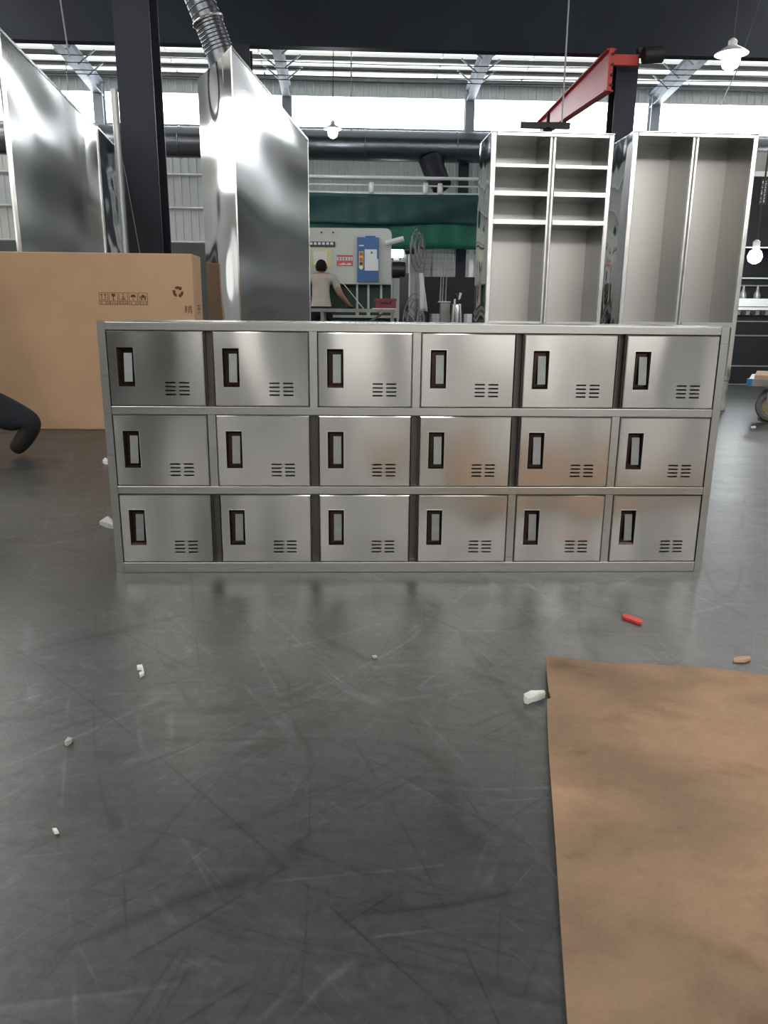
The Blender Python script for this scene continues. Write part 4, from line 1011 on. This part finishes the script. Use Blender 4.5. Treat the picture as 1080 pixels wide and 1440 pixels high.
# ------------------------------------------------------------------ trolley
q = gr(1076, 594); 
tl = thing('platform_trolley', 'low platform trolley with a wooden deck and rubber-tyred castors', 'trolley', (q.x, q.y, 0), rad(-27))
zd = at(1060, 543, 5.05).z; x0 = at(1057, 535, 5.05).x - q.x
MB().box(x0, x0 + 1.1, -.05, .46, zd, zd + .045).build('frame', 'steel_grey', tl)
MB().box(x0 - .012, x0 + .02, -.055, -.02, zd + .002, zd + .046).build('corner_cap', 'machine_blue', tl)
for k in range(4): MB().box(x0 + .03, x0 + 1.08, -.04 + k * .125, .075 + k * .125, zd + .045, zd + .07).build('deck_board', 'wood', tl)
Rw = .105
for (wx, wy) in ((.0, .04), (.0, .38), (.85, .04), (.85, .38)):
    tyre = MB(); c_ = Vector((wx + .03, wy, Rw)); tyre.torus(c_, Rw - .028, .028, (0, 1, 0), 28, 8)
    wl_ = tyre.build('wheel', 'rubber', tl, smooth=True)
    MB().tube([c_ + Vector((0, -.022, 0)), c_ + Vector((0, .022, 0))], Rw - .045, 18).build('rim', 'brass', wl_, smooth=True)
    mb = MB()
    for i in range(5):
        a_ = 2 * math.pi * i / 5; d_ = Vector((math.cos(a_), 0, math.sin(a_))); mb.tube([c_ + d_ * .012 + Vector((0, -.028, 0)), c_ + d_ * .055 + Vector((0, -.025, 0))], .008, 6)
    mb.tube([c_ + Vector((0, -.035, 0)), c_ + Vector((0, .03, 0))], .016, 8).build('hub', 'brass', wl_)
    MB().box(wx - .01, wx + .07, wy - .05, wy - .042, Rw - .03, zd).box(wx - .01, wx + .07, wy + .042, wy + .05, Rw - .03, zd).box(wx - .03, wx + .09, wy - .055, wy + .055, zd - .015, zd).build('fork', 'steel_grey', tl)

# ------------------------------------------------------------------ cardboard sheet and scraps on the floor
left = [(767, 934), (767.5, 950), (769, 966), (771, 982), (774, 991), (768.5, 993), (769, 1015), (771, 1060), (775, 1120), (781, 1200), (787, 1290), (797, 1440)]
topp = [(767, 934), (800, 935), (850, 937), (905, 938), (948, 942), (952, 941.5), (1000, 945), (1040, 950), (1080, 955)]
LP_ = [gr(*p_) for p_ in left]; TP = [gr(*p_) for p_ in topp]
LP_.append(LP_[-1] + (LP_[-1] - LP_[-3]).normalized() * .45)
TP.append(TP[-1] + (TP[-1] - TP[-3]).normalized() * .75)
nI, nJ = 40, 40
def sample(poly, t):
    L_ = [0]
    for a_, b_ in zip(poly, poly[1:]): L_.append(L_[-1] + (b_ - a_).length)
    s_ = t * L_[-1]
    for k in range(len(poly) - 1):
        if s_ <= L_[k + 1] + 1e-9:
            return poly[k].lerp(poly[k + 1], (s_ - L_[k]) / max(1e-9, L_[k + 1] - L_[k]))
    return poly[-1]
tI = [i / nI for i in range(nI + 1)]; tJ = sorted(set([j / nJ for j in range(nJ + 1)]))
def cum(poly):
    L_ = [0]
    for a_, b_ in zip(poly, poly[1:]): L_.append(L_[-1] + (b_ - a_).length)
    return [x_ / L_[-1] for x_ in L_]
tJ = sorted(set(tJ + cum(LP_))); tI = sorted(set(tI + cum(TP)))
vs = []; fs = []; nx = len(tI); ny = len(tJ)
for z_ in (0, 1):
    for tj in tJ:
        for ti in tI:
            e_ = sample(TP, ti); l_ = sample(LP_, tj); p_ = e_ + (l_ - LP_[0]) * (1 if ti < .08 else 1) * 1.0
            wave = .0035 + .0025 * math.sin(p_.x * 9 + p_.y * 5) + .0015 * math.sin(p_.y * 17 - p_.x * 6)
            lift = .012 * max(0, 1 - ti / .10) * max(0, 1 - tj / .2)
            vs.append((p_.x, p_.y, .0005 + max(0, wave) * .8 + lift + (.005 if z_ else 0)))
top_ = nx * ny
for j in range(ny - 1):
    for i in range(nx - 1):
        q_ = (j*nx+i, j*nx+i+1, (j+1)*nx+i+1, (j+1)*nx+i); fs.append(tuple(reversed(q_))); fs.append(tuple(k + top_ for k in q_))
bd = [i for i in range(nx)] + [j*nx+nx-1 for j in range(1, ny)] + [(ny-1)*nx+i for i in range(nx-2, -1, -1)] + [j*nx for j in range(ny-2, 0, -1)]
nf = len(fs)
for a_, b_ in zip(bd, bd[1:] + bd[:1]): fs.append((a_, b_, b_ + top_, a_ + top_))
def dirty_cardboard():
    m = M('trodden_cardboard', (.36, .225, .135), .75, spec=.25); nt = m.node_tree; N = nt.nodes; L = nt.links; b = N['Principled BSDF']
    tc = N.new('ShaderNodeTexCoord')
    def layer(scale, stops, stretch=(1, 1, 1), dist=0.0):
        mp_ = N.new('ShaderNodeMapping'); mp_.inputs['Scale'].default_value = stretch; L.new(tc.outputs['Object'], mp_.inputs[0])
        n = N.new('ShaderNodeTexNoise'); n.inputs['Scale'].default_value = scale; n.inputs['Detail'].default_value = 6; n.inputs['Distortion'].default_value = dist
        L.new(mp_.outputs[0], n.inputs['Vector']); r = N.new('ShaderNodeValToRGB')
        for e, (p_, c) in zip(r.color_ramp.elements, stops): e.position = p_; e.color = (*c, 1)
        L.new(n.outputs['Fac'], r.inputs[0]); return r.outputs[0]
    def mul(a_, b_):
        x = N.new('ShaderNodeMix'); x.data_type = 'RGBA'; x.blend_type = 'MULTIPLY'; x.inputs[0].default_value = 1; L.new(a_, x.inputs[6]); L.new(b_, x.inputs[7]); return x.outputs[2]
    c = layer(2.2, [(.38, (.245, .165, .108)), (.60, (.42, .268, .168))], (1, 1.3, 1), .4)
    c = mul(c, layer(14, [(.36, (.90, .90, .90)), (.60, (1.02, 1.02, 1.02))], (1, 1.4, 1), .6))
    c = mul(c, layer(7, [(.58, (1, 1, 1)), (.72, (.68, .66, .64))], (1, 1.5, 1), .2))
    c = mul(c, layer(150, [(.3, (.93, .93, .93)), (.6, (1.02, 1.02, 1.02))]))
    L.new(c, b.inputs['Base Color'])
    n = N.new('ShaderNodeTexNoise'); n.inputs['Scale'].default_value = 9; n.inputs['Detail'].default_value = 5; L.new(tc.outputs['Object'], n.inputs['Vector'])
    bp = N.new('ShaderNodeBump'); bp.inputs['Strength'].default_value = .15; bp.inputs['Distance'].default_value = .003; L.new(n.outputs['Fac'], bp.inputs['Height']); L.new(bp.outputs[0], b.inputs['Normal'])
dirty_cardboard()
cs = MB().add(vs, fs); me = cs.mesh('cardboard_sheet', 'trodden_cardboard'); me.materials.append(MATS['cardboard_edge'])
for k, pl in enumerate(me.polygons):
    pl.use_smooth = k < nf
    if k >= nf: pl.material_index = 1
me.set_sharp_from_angle(angle=rad(40))
link('cardboard_sheet', me, None, 'flat brown cardboard sheet with a torn corner lying on the floor', 'cardboard')

def scrap(name, px, py, pts, ht, mat, label, cat='scrap', bend=0.0):
    c_ = gr(px, py)
    mb = MB(); n_ = len(pts)
    sc = [((x_ - px), (y_ - py)) for x_, y_ in pts]
    P_ = [gr(px + a_, py + b_) - c_ for a_, b_ in sc]
    vs = [(q.x, q.y, .0006) for q in P_] + [(q.x, q.y, ht * (1 + bend * math.sin(k * 2.1))) for k, q in enumerate(P_)]
    fs = [tuple(range(n_)), tuple(range(2*n_-1, n_-1, -1))] + [(i, (i+1) % n_, (i+1) % n_ + n_, i + n_) for i in range(n_)]
    return mb.add(vs, fs).build(name, mat, None, False, label=label, cat=cat, loc=(c_.x, c_.y, 0))
scrap('red_strip', 889, 873, [(875, 867), (880, 866), (903, 875), (902, 879), (896, 878), (876, 870.5)], .006, 'scrap_red', 'small bright red plastic strip on the floor before the locker', 'plastic strip')
scrap('plastic_clip', 197, 945, [(193, 939), (200, 938), (202, 944), (203, 950), (197, 954), (196, 949), (200, 948), (199, 943), (193, 943)], .006, 'scrap_white', 'white C-shaped plastic clip lying on the floor', 'plastic clip')
fo = scrap('foam_piece', 751, 986, [(736, 984), (746, 981), (765, 977), (766.5, 982), (757, 986), (748, 988), (742, 991), (737, 989)], .012, 'scrap_white', 'white foam scrap against the edge of the cardboard sheet', 'foam', .25)
scrap('paper_scrap', 1043, 930, [(1031, 929), (1040, 927.5), (1054, 925.5), (1055.5, 929), (1047, 932), (1032, 932)], .006, 'scrap_tan', 'small tan and white paper scrap beyond the cardboard sheet', 'paper', .3)
scrap('white_chip', 97, 1046, [(91, 1048), (96, 1043), (102, 1041), (101, 1045), (95, 1050)], .007, 'scrap_film', 'grey curled chip on the open floor', 'chip', .3)
scrap('foam_crumb', 78, 1171, [(74, 1169), (80, 1170), (83, 1173), (77, 1174)], .005, 'scrap_white', 'tiny white foam crumb on the dark floor', 'crumb', .3)
scrap('film_scrap', 150, 739, [(140, 738), (152, 733), (159, 733), (161, 745), (152, 743)], .012, 'scrap_film', 'crumpled clear film scrap at the foot of the locker', 'film', .6)
scrap('paper_bit', 149, 650, [(144, 651), (148, 648), (154, 648), (154, 653), (147, 653)], .012, 'scrap_white', 'white paper bit on the floor beside the locker flank', 'paper', .4)
scrap('dark_chip', 527, 925, [(523, 924), (529, 923.5), (531, 926), (525, 926.5)], .004, 'scrap_film', 'tiny flat chip on the pale floor before the locker', 'chip')
scrap('white_flake', 1059, 601, [(1055, 601), (1062, 600), (1063, 602), (1057, 603)], .006, 'scrap_white', 'white flake on the floor beneath the trolley', 'flake')
